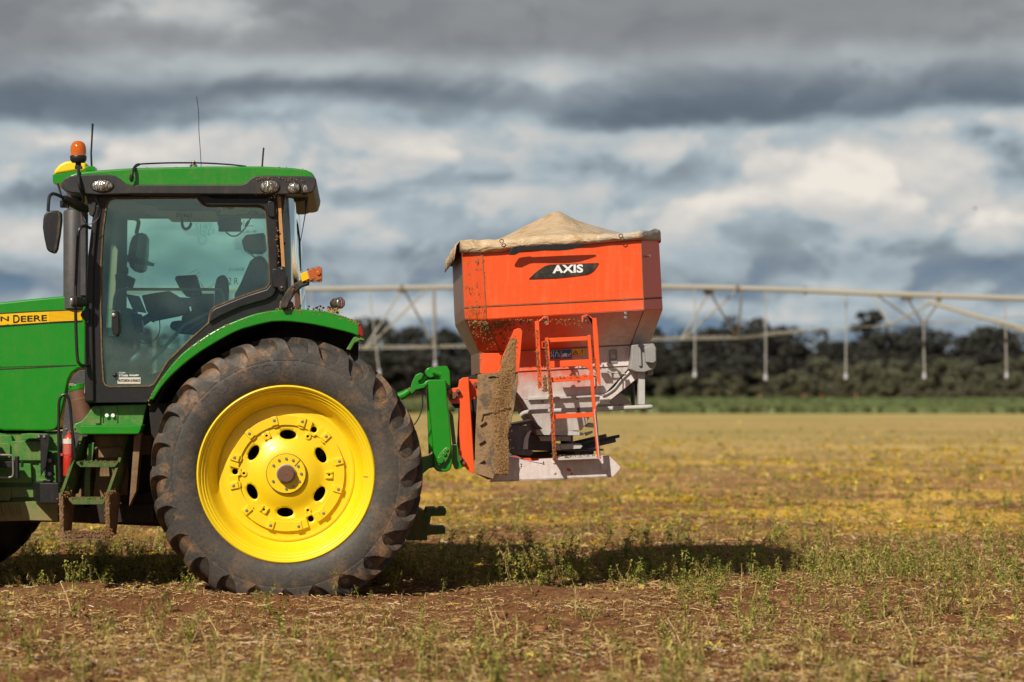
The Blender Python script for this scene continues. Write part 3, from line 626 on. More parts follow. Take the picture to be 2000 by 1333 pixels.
# ---- green crop strip in the distance
n = 60000; yy = rng.uniform(126.5, 300, n); yy[:16000] = 126 + rng.gamma(2, 1.2, 16000); xx = rng.uniform(-150, 240, n)
hgt = rng.uniform(.3, .5, n) * (1 + .3 * (vnoise(xx * .05, yy * .05, 61) - .5)); ww = rng.uniform(.3, .7, n); a = rng.uniform(0, 3.14, n); ddx, ddy = np.cos(a) * ww, np.sin(a) * ww
P = np.stack([np.stack([xx - ddx, yy - ddy, 0 * xx], -1), np.stack([xx + ddx, yy + ddy, 0 * xx], -1), np.stack([xx + ddx * .8, yy + ddy + .12, hgt], -1), np.stack([xx - ddx * .8, yy - ddy + .12, hgt], -1)], 1)
c = np.array([.12, .165, .07]) * rng.uniform(.7, 1.25, (n, 1)); c[:, 0] += .05 * vnoise(xx * .02, yy * .08, 62)
o = np_mesh('green_crop', P.reshape(-1, 3), np.arange(4 * n).reshape(-1, 4), LEAF, np.repeat(c, 4, 0)); o['kind'] = 'stuff'
mb = MB(); m_, t_ = newmat('crop_cover'); t_.b.inputs['Roughness'].default_value = 1; nz_ = t_.noise(t_.scale(t_.tc, (.03, .15, 1)), 1, 4, .6); t_.L.new(t_.mix(nz_, (.12, .165, .07, 1), (.22, .25, .125, 1)), t_.b.inputs['Base Color'])
mb.add([(-160, 126.8, .02), (250, 126.8, .02), (250, 126.9, .27), (-160, 126.9, .27), (250, 300, .30), (-160, 300, .30)], [(0, 1, 2, 3), (3, 2, 4, 5)]); o = mb.build('crop_canopy', m_); o['kind'] = 'stuff'
# ---- trees
def tree_mesh(seed, hgt, rx, col, sparse=1.0, base=.15, nb=9, nq=1500, q=.55):
    r = np.random.default_rng(seed); tb = MB()
    tb.tube([(0, 0, -.3), (r.normal(0, .1), 0, hgt * .3), (r.normal(0, .3), r.normal(0, .3), hgt * .62), (r.normal(0, .4), 0, hgt * .82)], [.34 * hgt / 13, .26 * hgt / 13, .16 * hgt / 13, .05], 7)
    blobs_ = []
    for i in range(nb):
        a = r.uniform(0, 6.28); zz = hgt * r.uniform(base + .15, .88); rad = rx * (1 - abs(zz / hgt - .55) * .9) * r.uniform(.2, .95)
        p = np.array((math.cos(a) * rad, math.sin(a) * rad, zz)); br_ = rx * r.uniform(.16, .42); blobs_.append((p, br_))
        tb.tube([(0, 0, zz * .55), tuple(p * np.array((.5, .5, .85))), tuple(p)], [.12 * hgt / 13, .08 * hgt / 13, .03], 5)
    V = []; C = []
    cen = np.array([b[0] for b in blobs_]); rr = np.array([b[1] for b in blobs_]); bi = r.integers(0, nb, nq)
    v = r.normal(0, 1, (nq, 3)); v /= np.linalg.norm(v, axis=1)[:, None]; p = cen[bi] + v * (rr[bi] * r.uniform(.45, 1.05, nq) ** .7)[:, None] * np.array([1, 1, .8])
    u = r.normal(0, 1, (nq, 3)); u /= np.linalg.norm(u, axis=1)[:, None]; w2 = np.cross(u, r.normal(0, 1, (nq, 3))); w2 /= np.linalg.norm(w2, axis=1)[:, None]; s = (r.uniform(.5, 1.2, nq) * q)[:, None]
    P = np.stack([p - u * s, p - w2 * s * .6, p + u * s, p + w2 * s * .6], 1)
    shade = r.uniform(.8, 1.2, nb)[bi][:, None] * r.uniform(.85, 1.15, (nq, 1)); c = np.array(col) * shade
    return tb, P.reshape(-1, 3), np.repeat(c, 4, 0)
bark = plain('bark', (.07, .055, .045), .9)
def tree_proto(name, seed, hgt, rx, col, **k):
    tb, V, C = tree_mesh(seed, hgt, rx, col, **k)
    e = bpy.data.objects.new(name, None); COL.objects.link(e); e['category'] = 'tree'
    o = tb.build('trunk', bark, None); o.parent = e
    c = np_mesh('crown', V, np.arange(len(V)).reshape(-1, 4), LEAF, C); c.parent = e
    return e
def put(proto, px, topy, d, wscale=1.0, first=[]):
    """place a tree so that it reaches from the ground to the height seen"""
    hgt = H + (HY - topy) * d / F; x_ = (px - VX) * d / F
    if proto.name in first: e = proto.copy(); COL.objects.link(e)
    else: e = proto; first.append(proto.name)
    if e is not proto:
        for ch in proto.children: c = ch.copy(); COL.objects.link(c); c.parent = e
    s = hgt / proto['h']; e.location = (x_, d - D0, 0); e.scale = (s * wscale, s * wscale, s); e.rotation_euler = (0, 0, random.uniform(0, 6.28)); return e
random.seed(8); DK = (.062, .062, .052); LT = (.155, .155, .10)
dark = []; light = []
for i in range(5):
    e = tree_proto('gum_tree', 400 + i, 13, 6.2, DK, nb=30, nq=2300, q=.55, base=-.1); e['h'] = 13; dark.append(e)
for i in range(4):
    e = tree_proto('shrub_tree', 430 + i, 7, 2.6, LT, nb=26, nq=1700, q=.28, base=-.15); e['h'] = 7; light.append(e)
tops = [(-420, 650), (-330, 640), (-250, 655), (-170, 640), (-90, 650), (-10, 640), (70, 655), (150, 640), (230, 650), (310, 640), (390, 650), (470, 645), (540, 650), (610, 640), (670, 650), (728, 618), (775, 638), (830, 640), (880, 648), (950, 640), (1030, 645), (1110, 640), (1190, 650), (1250, 640), (1300, 632), (1360, 652), (1400, 636), (1455, 626), (1505, 628), (1560, 640), (1640, 654), (1705, 655), (1765, 645), (1805, 652), (1850, 672), (1885, 652), (1925, 632), (1965, 648), (2010, 660), (2070, 640), (2150, 650), (2230, 640), (2310, 650), (2390, 645), (2470, 650)]
ORD = ['first', 'second', 'third', 'fourth', 'fifth', 'sixth', 'seventh', 'eighth', 'ninth', 'tenth', 'eleventh', 'twelfth', 'thirteenth', 'fourteenth', 'fifteenth', 'sixteenth', 'seventeenth', 'eighteenth', 'nineteenth', 'twentieth', 'twenty-first', 'twenty-second', 'twenty-third', 'twenty-fourth', 'twenty-fifth', 'twenty-sixth', 'twenty-seventh']
vis = lambda px: 1285 < px < 2010 or 700 < px < 900 or 200 < px < 520
tops = [t for t in tops if vis(t[0]) or t[0] % 3 != 1]
def where(px, k):
    if px >= 1285 and px <= 2010: return '%s dark tree of the far line right of the spreader' % ORD[k[0]], 0
    if 600 <= px < 900: return '%s dark tree of the far line right of the tractor fender' % ORD[k[1]], 1
    if px > 2010: return 'dark tree of the far tree line beyond the right side of the photo', 2
    if px < 120: return 'dark tree of the far tree line beyond the bonnet at the left', 2
    if px < 600: return 'dark tree of the far tree line behind the tractor cab and rear wheel', 2
    return 'dark tree of the far tree line hidden behind the spreader', 2
cnt = [0, 0, 0]
for i, (px, ty) in enumerate(tops):
    e = put(dark[i % 5], px, ty - random.uniform(0, 16), 415 + random.uniform(-8, 8), random.uniform(.85, 1.2)); lab, j = where(px, cnt); cnt[j] += 1; tag(e, lab, 'tree', 'dark trees of the far tree line')
cnt = [0, 0, 0]
for i, (px, ty) in enumerate(tops):
    e = put(dark[(i * 3 + 1) % 5], px + 20, 688 + random.uniform(-10, 12), 396 + random.uniform(-6, 6), 1.9); lab, j = where(px, cnt); cnt[j] += 1; tag(e, lab.replace('far tree line', 'far line').replace('dark tree of the far line', 'low dark tree at the foot of the line'), 'tree', 'lower trees along the foot of the tree line')
e = tree_proto('gum_tree', 460, 17, 2.6, DK, nb=8, nq=1100, q=.5, base=.5); e['h'] = 17; put(e, 1690, 585, 418, 1.25); tag(e, 'tall sparse gum tree standing clear above the tree line', 'tree')
lt = [(1290, 742), (1340, 735), (1395, 730), (1440, 738), (1490, 728), (1530, 735), (1565, 722), (1612, 700), (1655, 715), (1700, 708), (1745, 702), (1790, 712), (1838, 700), (1880, 708), (1925, 716), (1965, 702), (2010, 698), (2060, 705), (2120, 700), (2190, 704)]
c2 = 0
for i, (px, ty) in enumerate(lt):
    e = put(light[i % 4], px, ty - 6, 372 + random.uniform(-5, 5), random.uniform(1.2, 1.5)); tag(e, '%s olive bushy tree from the left in the paler row' % ORD[i], 'tree', 'paler bushy trees at the right')
    if px > 1590: e = put(light[(i + 2) % 4], px + 22, ty + 22, 362, 1.2); tag(e, '%s low olive bush from the left at the foot of the paler row' % ORD[c2], 'tree', 'low bushes at the foot of the paler row'); c2 += 1
for i, px in enumerate((1484, 1570, 1604, 1672)):
    mb = MB(); x_ = (px - VX) * 345 / F; mb.tube([(x_, 329, 0), (x_, 329, .55)], .05, 6); mb.tube([(x_, 329, .55), (x_, 329, 1.0)], [.10, .02], 6); tag(mb.build('marker_post', plain('marker_orange', (.6, .2, .1), .6)), '%s tiny orange marker post from the left at the foot of the tree line' % ORD[i], 'post', 'orange marker posts at the tree line')
# ---- centre pivot irrigator
YB = 49.0
def I(px, py, dy=0): return W(px, py, YB + dy)
ir = thing('pivot_irrigator', 'long galvanised pivot irrigator spanning the field behind the spreader', 'irrigator', (I(1300, 560).x, YB, 0))
pipe = smooth_poly([tuple(I(x, y, dy)) for x, y, dy in ((230, 568, 2), (600, 565, 1), (887, 561.5, 0), (1290, 560.5, 0), (1500, 565, -1), (1700, 573, -2), (2000, 583.5, -5), (2500, 601, -9))], 4)
mb = MB(); mb.tube(pipe, .080, 14); pp = mb.build('main_pipe', 'galv', ir)
mb = MB()
for px, py in ((1573, 568), (1441, 564), (1833, 578), (785, 563)): a = I(px, py, -1); mb.tube([a + Vector((-.05, 0, 0)), a + Vector((.05, 0, 0))], .12, 12)
mb.build('pipe_flange', plain('flange_grey', (.16, .14, .12), .7), ir)
def seg(name, pts, r, mat='galv'): mb = MB(); mb.tube([I(*p) for p in pts], r, 8); return mb.build(name, mat, ir)
for p in (((785, 566, -.5), (712, 682, -1)), ((789, 566, .5), (848, 675, 1)), ((834, 566, 0), (715, 682, -1)), ((1386, 570, 0), (1330, 663, -1)), ((1386, 570, 0), (1436, 655, 1)), ((1449, 568, 0), (1441, 660, 1)), ((1441, 566, 0), (1334, 663, -1)), ((1704, 576, 0), (1737, 634, -1)), ((1737, 635, -1), (1835, 585, 0)), ((1772, 583, 0), (1803, 633, 1)), ((1839, 583, 0), (1806, 630, 1)), ((1712, 576, 0), (1785, 628, 1)), ((848, 566, 0), (852, 678, 1)), ((440, 567, 0), (360, 682, -1)), ((440, 567, 0), (500, 678, 1))): seg('truss_brace', p, .029)
for p in (((360, 683, -1), (712, 682, -1), (1000, 676, -1), (1267, 665, -1), (1334, 663.5, -1), (1441, 661, -1)), ((360, 679, 1), (848, 676, 1), (1267, 661, 1), (1441, 657, 1), (1578, 644, .3), (1735, 637, -1), (1804, 637, 1)), ((1441, 661, -1), (1578, 648, 0)), ((1804, 631, 1), (2100, 612, 0)), ((712, 682, -1), (848, 676, 1))): seg('truss_rod', p, .017)
for p in (((1812, 590, -1), (1900, 616, -1.5), (2000, 641, -2), (2200, 690, -3)), ((1822, 592, 1), (1900, 613, 1), (2000, 647, 0), (2200, 700, -1))): seg('end_strut', p, .055)
mb = MB(); mb.rect(1376, 567, 1394, 574, YB - .1, YB + .1); mb.rect(1763, 579, 1782, 587, YB - .1, YB + .1); mb.rect(777, 566, 795, 573, YB - .1, YB + .1); mb.build('pipe_bracket', plain('bracket_grey', (.10, .085, .075), .7), ir)
for px, py, bx, by in ((607, 566, 609, 610), (721, 564, 741, 731), (843, 561, 850, 715), (1357, 562, 1357, 734), (1496, 565, 1495.5, 740), (1653, 572, 1652, 738), (1803, 577, 1805.5, 737), (1963, 583, 1966, 736), (300, 567, 303, 735), (480, 566, 482, 735), (2110, 588, 2112, 738)):
    mb = MB(); a, b = I(px, py, -1.2), I(bx, by, -1.2); mb.tube([I(px, py, -.2), a + Vector((0, .4, .10)), a, a.lerp(b, .5), b], [.012, .014, .016, .02, .024], 8)
    o = mb.build('drop_hose', 'hose', ir); mb = MB(); mb.ball(b, .062, .062, .075, 10, 7); mb.tube([b + Vector((0, 0, .06)), b + Vector((0, 0, .14))], .045, 8); mb.build('sprinkler_head', plain('sprinkler', (.42, .42, .48), .4), o)
mb = MB(); b = W(1905, 408, 60); mb.ball(b, .05, .02, .022, 8, 6); mb.hull([b + Vector((-.02, 0, 0)), b + Vector((.02, 0, 0)), b + Vector((.0, .01, .012))], [b + Vector((-.03, -.07, .05)), b + Vector((.01, -.07, .05)), b + Vector((0, -.06, .055))]); mb.hull([b + Vector((-.02, 0, 0)), b + Vector((.02, 0, 0)), b + Vector((.0, .01, .012))], [b + Vector((-.03, .07, .05)), b + Vector((.01, .07, .05)), b + Vector((0, .06, .055))])
tag(mb.build('bird', plain('bird_dark', (.02, .02, .02), .8)), 'tiny dark bird flying against the clouds at the right', 'bird')
# ================================================================== TRACTOR
random.seed(4)
wc = W(558, 927, 0)
tractor = thing('tractor', 'green and yellow farm tractor with muddy rear tyre and enclosed black framed cab', 'tractor', (wc.x, 1.3, 0))
def interp(tab, r):
    tab = sorted(tab)
    for (a, b), (c, d) in zip(tab, tab[1:]):
        if a <= r <= c:
            t = (r - a) / (c - a) if c > a else 0; t = t * t * (3 - 2 * t) if False else t
            return b + (d - b) * t
    return tab[0][1] if r < tab[0][0] else tab[-1][1]
def tyre_mesh(parent, RO=1.0, width=.52, rim=.655, nlug=25, lug=.045, mat='tyre', name='tyre'):
    k = RO; h = width / 2
    floor = [(.845, -.002), (.864, .008), (.884, .024), (.910, .042), (.942, .066), (.964, .108), (.975, .17), (.978, h)]
    env = [(.845, -.004), (.875, -.001), (.915, .004), (.955, .016), (.990, .040), (1.008, .085), (1.015, .16), (1.019, h)]
    floor = [(a * k, b) for a, b in floor]; env = [(a * k, b) for a, b in env]
    half = [(rim - .012, .05), (rim + .003, .022), (.70 * k, .004), (.75 * k, -.008), (.81 * k, -.008)] + smooth_poly(floor, 3)
    if rim < .5: half = [(rim, .05), (rim + .02, .02), (rim + .12, 0)] + floor
    prof = half + [(r, width - y) for r, y in reversed(half[:-1])]
    mb = MB(); mb.lathe(prof, n=132)
    # a few moulded rings on the side wall
    core = mb.build(name, mat, parent, smooth=60)
    # lugs
    lb = MB(); st = smooth_poly(floor, 3); en = smooth_poly(env, 3); n = len(st); pitch = 2 * math.pi / nlug
    wtab = [(0, .97), (.12, .80), (.25, .52), (.4, .40), (.6, .33), (1, .30)]
    for side in (0, 1):
        for j in range(nlug):
            base = 2 * math.pi * (j + .5 * side) / nlug + random.uniform(-.006, .006)
            rings = []
            for i, (r, y) in enumerate(st):
                t = i / (n - 1); y0 = y
                r0, r1 = st[max(i - 1, 0)], st[min(i + 1, n - 1)]
                tx, ty = r1[0] - r0[0], r1[1] - r0[1]; l = math.hypot(tx, ty) or 1; nr, ny = ty / l, -tx / l
                re, ye = en[i]; yy = y if side == 0 else width - y; yt = ye if side == 0 else width - ye
                phi = base + (max(y, 0) / h) ** 1.15 * .235 / k
                a = interp(wtab, t) * pitch / 2; b = a * (.97 if t < .1 else .84)
                def P(rr, y_, ph): return Vector((-rr * math.sin(ph), y_, rr * math.cos(ph)))
                rings.append([P(r - .006, yy, phi - a), P(re, yt, phi - b), P(re, yt, phi + b), P(r - .006, yy, phi + a)])
            vs = [p for q in rings for p in q]; fs = [(3, 2, 1, 0)]
            for i in range(n - 1):
                for q in range(3): fs.append((i * 4 + q, i * 4 + q + 1, i * 4 + 5 + q, i * 4 + 4 + q))
            e = (n - 1) * 4; fs.append((e, e + 1, e + 2, e + 3)); lb.add(vs, fs)
    o = lb.build('tread_lug', mat, None, bevel=.009, smooth=38)
    # join lugs into the tyre mesh: same rubber, one casting
    dg = bpy.context.evaluated_depsgraph_get(); dg.update(); me = bpy.data.meshes.new_from_object(o.evaluated_get(dg))
    b = bmesh.new(); b.from_mesh(core.data); b.from_mesh(me); b.to_mesh(core.data); b.free()
    bpy.data.objects.remove(o); bpy.data.meshes.remove(me)
    return core
DISC = [(0, .145), (.15, .145), (.165, .148), (.19, .155), (.22, .168), (.245, .182), (.27, .195), (.30, .202), (.36, .203), (.43, .207), (.47, .215), (.52, .205)]
def big_wheel(parent, loc, rz=0, full=True):
    e = bpy.data.objects.new('rear_wheel', None); COL.objects.link(e); e.parent = parent; e.location = Vector(loc) - parent.location; e.rotation_euler = (0, 0, rz); e.empty_display_size = .2
    return e
whl = big_wheel(tractor, wc)
tyre = tyre_mesh(whl)
def side_text(s, a_mid, r0, hgt, stretch, parent):
    cu = bpy.data.curves.new('t', 'FONT'); cu.body = s; cu.resolution_u = 3; cu.extrude = .02; cu.offset = .02; cu.space_character = 1.15
    o = bpy.data.objects.new('t', cu); COL.objects.link(o); dg = bpy.context.evaluated_depsgraph_get(); dg.update(); me = bpy.data.meshes.new_from_object(o.evaluated_get(dg)); bpy.data.objects.remove(o)
    xs = [v.co.x for v in me.vertices]; ys = [v.co.y for v in me.vertices]; mx = (min(xs) + max(xs)) / 2; cap = max(ys)
    mb = MB(); vs = []
    for v in me.vertices:
        a = R(a_mid) + (v.co.x - mx) / cap * hgt * stretch / r0; r = r0 + v.co.y / cap * hgt; vs.append(Vector((r * math.sin(a), -.0065 - (.004 if v.co.z > 0 else -.004), r * math.cos(a))))
    mb.add(vs, [tuple(p.vertices) for p in me.polygons]); bpy.data.meshes.remove(me); return mb.build('moulded_lettering', 'tyre', parent, smooth=30)
side_text('TRACTOR', -24, .755, .075, 1.25, whl)
mb = MB()
mb.lathe([(.660, .052), (.662, .030), (.657, .018), (.648, .014), (.640, .020), (.636, .034), (.628, .040), (.622, .040), (.617, .056), (.609, .062), (.603, .063), (.598, .078), (.590, .084), (.582, .090), (.572, .112), (.560, .142), (.546, .172), (.530, .196), (.515, .210), (.50, .218), (.50, .26), (.57, .36), (.60, .44), (.64, .50), (.648, .50)], n=128)
mb.build('rim', 'yellow', whl, smooth=50)
def hole_ring(cx, cz, rx, rz, rot, n=20):
    o = []
    for i in range(n):
        a = 2 * math.pi * i / n; u, v = rx * math.cos(a), rz * math.sin(a)
        o.append(Vector((cx + u * math.cos(rot) - v * math.sin(rot), cz + u * math.sin(rot) + v * math.cos(rot))))
    return o
def pol(deg, r): return (r * math.sin(R(deg)), r * math.cos(R(deg)))
holes = []
for a in (2, 62, 122, 182, 242, 302):
    x, z = pol(a, .290); holes.append(hole_ring(x, z, .062, .035, -R(a)))
for a in (32, 152, 272):
    x, z = pol(a, .385); holes.append(hole_ring(x, z, .023, .023, 0, 14))
for a in (-28, 30, 92, 150, 212, 270):
    x, z = pol(a, .318); holes.append(hole_ring(x, z, .0095, .0095, 0, 10))
pts = []; edges = []
for h in holes:
    b = len(pts); pts += h; edges += [(b + i, b + (i + 1) % len(h)) for i in range(len(h))]
def inside(p, h):
    c = False
    for i in range(len(h)):
        a, b = h[i], h[i - 1]
        if (a.y > p.y) != (b.y > p.y) and p.x < (b.x - a.x) * (p.y - a.y) / (b.y - a.y) + a.x: c = not c
    return c
for r in (.51, .49, .47, .45, .43, .40, .37, .345, .32, .30, .285, .27, .255, .24, .22, .20, .185, .17, .16, .15, .10, .05):
    n = max(12, int(2 * math.pi * r / .028))
    for i in range(n):
        p = Vector((r * math.sin(2 * math.pi * i / n), r * math.cos(2 * math.pi * i / n)))
        if all((p - sum(h, Vector((0, 0))) / len(h)).length > 1e-3 and not inside(p, h) and min((p - q).length for q in h) > .006 for h in holes): pts.append(p)
pts.append(Vector((0, 0)))
vo, eo, fo, *_ = delaunay_2d_cdt(pts, edges, [], 0, 1e-5)
def sm(tab, r): return (interp(tab, r - .012) + 2 * interp(tab, r) + interp(tab, r + .012)) / 4 if r > .02 else interp(tab, r)
fs = []
for f in fo:
    c = sum((vo[i] for i in f), Vector((0, 0))) / len(f)
    if not any(inside(c, h) for h in holes): fs.append(tuple(f))
mb = MB(); mb.add([Vector((v.x, sm(DISC, v.length), v.y)) for v in vo], fs)
o = mb.build('wheel_disc', 'yellow', whl, smooth=40)
sd = o.modifiers.new('thick', 'SOLIDIFY'); sd.thickness = .014; sd.offset = -1 if False else 1
# bolted ring with twelve lugs
mb = MB(); N = 240; outer = []; inner = []
def near(a, L, w): return min(abs((a - x + 180) % 360 - 180) for x in L) < w
BA = [17 + 30 * i for i in range(12)]
for i in range(N):
    a = 360 * i / N
    ro = .432; ri = .362
    if near(a, (32, 152, 272), 5): ro = .408 - .05
    if near(a, BA, 3.4): ri = .352; ro = .436
    if near(a, (32, 152, 272), 5): ri = .34
    x, z = pol(a, ro); outer.append(Vector((x, .186, z))); x, z = pol(a, ri); inner.append(Vector((x, .186, z)))
vs = []; 
for i in range(N): vs += [outer[i], inner[i], outer[i] + Vector((0, .020, 0)), inner[i] + Vector((0, .020, 0))]
fs = []
for i in range(N):
    a, b = i * 4, ((i + 1) % N) * 4; fs += [(a, b, b + 1, a + 1), (a, a + 2, b + 2, b), (a + 1, b + 1, b + 3, a + 3)]
mb.add(vs, fs)
mb.build('mounting_ring', 'yellow', whl, bevel=.004, smooth=40)
for a in BA:
    rot = Matrix.Rotation(R(a), 3, 'Y'); mb = MB(); mb.cur = 0
    mb.hull([rot @ Vector((x, .187, z)) for x, z in ((-.027, .366), (.027, .366), (.027, .434), (-.027, .434))], [rot @ Vector((x, .172, z)) for x, z in ((-.023, .371), (.023, .371), (.022, .431), (-.022, .431))])
    mb.cur = 1; c = rot @ Vector((0, 0, .405)); mb.disc(c, .0095, .172, .166, 6); mb.disc(c, .0125, .173, .170, 12)
    mb.build('clamp_lug', ['yellow', 'steel'], whl, bevel=.003)
for i, a in enumerate((-28, 30, 92, 150, 212, 270)):
    rot = Matrix.Rotation(R(a), 3, 'Y'); mb = MB(); c = rot @ Vector((0, 0, .318))
    if i % 2 == 0:
        o_ = [rot @ Vector((x, .202, z)) for x, z in ((-.030, .288), (.030, .288), (.030, .346), (-.030, .346))]
        o2 = [Vector((p.x, .192, p.z)) for p in o_]; hole = [Vector((c.x + .009 * math.cos(t * .63), .192, c.z + .009 * math.sin(t * .63))) for t in range(10)]
        mb.prism(o2, (0, .015, 0), [hole])
        for s in (-1, 1): mb.hull([rot @ Vector((x + s * .019, .186, z)) for x, z in ((-.009, .291), (.009, .291), (.009, .343), (-.009, .343))], [rot @ Vector((x + s * .021, .183, z)) for x, z in ((-.006, .298), (.006, .298), (.006, .338), (-.006, .338))])
    else:
        mb.lathe([(.026, .203), (.024, .192), (.012, .190), (.0095, .204)], c, n=24)
    mb.build('disc_boss', 'yellow', whl, bevel=.002)
# hub
mb = MB(); mb.lathe([(.146, .150), (.146, .124), (.142, .118), (.07, .118), (.07, .13)], n=64)
mb.build('hub_flange', 'yellow', whl, smooth=40)
mb = MB(); mb.lathe([(.1475, .149), (.1475, .126), (.150, .126), (.150, .149)], n=64); mb.build('rust_line', 'rust', whl)
mb = MB(); mb.lathe([(.072, .12), (.072, .098), (.064, .096), (.060, .098)], n=40); mb.build('hub_collar', 'steel', whl)
mb = MB(); mb.lathe([(0, .056), (.006, .056), (.008, .059), (.056, .059), (.062, .064), (.062, .12)], n=40); mb.build('axle_cap', 'rust', whl)
for a in (0, 27, 57, 90, 120, 150, 180, 240, 303, 332):
    mb = MB(); x, z = pol(a, .112 if a != 57 else .105); mb.disc((x, 0, z), .0085, .118, .109, 6); mb.disc((x, 0, z), .011, .1185, .1155, 12); mb.build('hub_bolt', 'steel', whl)
mb = MB(); a = pol(48, .085); b = pol(45, .145); mb.bar((a[0], .1165, a[1]), (b[0], .1165, b[1]), .004, .004); mb.build('grease_line', 'black', whl)
mb = MB(); mb.tube([(.575 * math.sin(R(92)), .10, .575 * math.cos(R(92))), (.61 * math.sin(R(92)), .06, .61 * math.cos(R(92)))], .004, 8); mb.build('tyre_valve', 'steel', whl)
# far rear wheel shares the parts
def copy_wheel(src, loc, rz, name=None):
    e = src.copy(); COL.objects.link(e); e.location = loc; e.rotation_euler = (0, 0, rz)
    for ch in src.children:
        c = ch.copy(); COL.objects.link(c); c.parent = e
    return e
copy_wheel(whl, Vector((0, 1.3, wc.z)), math.pi)
# front wheels
fw = bpy.data.objects.new('front_wheel', None); COL.objects.link(fw); fw.parent = tractor
fc = W(-248, 963, .3); fc.z = .83
fw.location = fc - tractor.location
tyre_mesh(fw, RO=.86, width=.44, rim=.40, nlug=20, lug=.038)
mb = MB(); mb.lathe([(.405, .05), (.405, .02), (.39, .02), (.37, .06), (.33, .14), (.25, .16), (.14, .12), (.0, .12)], n=64); mb.build('rim', 'yellow', fw)
mb = MB(); mb.lathe([(.0, .04), (.08, .05), (.09, .13)], n=32); mb.build('hub', 'green', fw)
copy_wheel(fw, Vector((fc.x + .22, 2.34, fc.z)) - tractor.location, math.pi)
T = tractor
def B(name, mat, mb, bevel=.004, parent=T, **k): return mb.build(name, mat, parent, bevel=bevel, **k)
YC = .50
# ---- chassis, engine block, gearbox, axle
mb = MB()
mb.plate([(120, 985), (240, 985), (240, 890), (640, 880), (700, 900), (760, 960), (760, 1010), (560, 1040), (120, 1020)], .85, 1.75)
mb.plate([(150, 770), (640, 770), (700, 860), (700, 930), (150, 930)], 1.0, 1.6)
mb.rect(60, 985, 320, 1020, .78, 1.8)
mb.plate([(118, 985), (300, 985), (300, 1018), (200, 1022), (118, 1018)], .62, .9)
B('gearbox', 'dark', mb)
mb = MB(); c = W(558, 927, .3); mb.lathe([(.10, .30), (.12, .34), (.12, .7), (.22, .85), (.26, 1.0), (.26, 1.6), (.22, 1.75), (.12, 1.9), (.12, 2.3)], (c.x, 0, c.z), n=40); B('rear_axle', 'green_low', mb, 0)
# seen through the oval wheel holes: hoses and bracing
mb = MB()
for i in range(9):
    a = W(480 + i * 22, 830 + random.uniform(-20, 15), .50); b = W(500 + i * 22 + random.uniform(-30, 30), 890, .6); mb.tube([a, (a + b) / 2 + Vector((.03, .05, 0)), b], .012, 6)
B('hydraulic_hoses', 'trim_tan', mb, 0)
mb = MB(); mb.plate([(118, 850), (300, 850), (310, 1022), (118, 1016)], .86, .95); mb.plate([(262, 852), (276, 845), (266, 960), (252, 990)], .42, .60)
B('wheel_guard_plate', 'brown', mb)
mb = MB(); mb.plate([(115, 985), (300, 960), (330, 990), (330, 1022), (250, 1020), (180, 1024), (115, 1010)], .66, 1.6); B('fuel_tank', 'dark', mb, .02)
# ---- engine bonnet
def bez(pts, n=5): return smooth_poly(pts, n)
hood = [(-420, 640)] + [(0, 591), (60, 584.5), (125, 578.5), (168, 576)] + [(168, 718), (152, 721), (141, 729), (134, 742), (126, 780), (119, 812), (114, 832), (108, 840), (100, 842), (8, 842), (-8, 839), (-420, 850)]
mb = MB(); mb.plate(hood, .80, 1.80); B('bonnet', 'green', mb, .018, seg=4)
mb = MB()
mb.plate([(-420, 699), (0, 720.5), (60, 718), (148, 713.5), (148, 715), (60, 720), (0, 722.8), (-420, 701)], .798, .806); mb.plate([(-420, 718), (0, 717), (150, 713), (150, 713.8), (0, 718), (-420, 719.5)], .797, .806)
B('bonnet_seam', 'dark', mb, 0)
mb = MB(); mb.plate([(-420, 655), (0, 613.5), (60, 610), (159, 605.5), (160, 626.5), (93, 630), (0, 635.5), (-420, 680)], .796, .81)
st = B('bonnet_stripe', 'sticker_yellow', mb, 0)
mb = MB()
mb.plate([(-420, 653.5), (0, 612), (60, 608.5), (160, 604), (160, 605.6), (60, 610.2), (0, 613.7), (-420, 655.2)], .794, .81)
mb.plate([(-420, 680), (0, 635.5), (5, 637), (16, 633.5), (20, 636.5), (30, 634), (93, 629.5), (160, 626), (160, 628.5), (93, 631.5), (0, 638.5), (-420, 683)], .794, .81)
mb.build('stripe_border', 'text_black', st)
for (s, x, y, w_, h_) in (('JOHN', -47, 633, 64, 12.5), ('D', 25.5, 631.2, 12.5, 15.5), ('EERE', 40.5, 629.0, 51, 11.5)):
    text(s, x, y, w_, h_, .792, 'text_black', st, 'lettering', bold=.012, slope=-.045)
mb = MB()
for k in range(9):
    y = 607.5 + k * 2.4; mb.plate([(95, y + 1.4), (159, y - 1.4 + .3), (159, y - .7), (95, y + 2.1)], .7945, .797)
mb.build('stripe_line', plain('stripe_shade', (.70, .38, 0), .4), st)
# dark panel behind the bonnet edge, air filter housing
mb = MB(); mb.plate([(169, 722), (155, 724), (145, 731), (137, 745), (128, 790), (122, 845), (122, 945), (172, 945)], .815, .9); B('rear_bonnet_panel', 'grey', mb)
mb = MB(); a, b = W(152, 760, .68), W(166, 822, .68); mb.tube([a, a.lerp(b, .3), a.lerp(b, .31), b], [.062, .066, .074, .076], 24); B('filler_neck', 'rust', mb, .003)
mb = MB(); a2 = W(149.5, 751, .68); mb.tube([a2, W(152, 762, .68)], .066, 28); B('filler_cap', 'green', mb, .006)
mb = MB(); mb.rect(134.5, 749.5, 145, 755, .62, .66); B('latch', 'steel', mb)
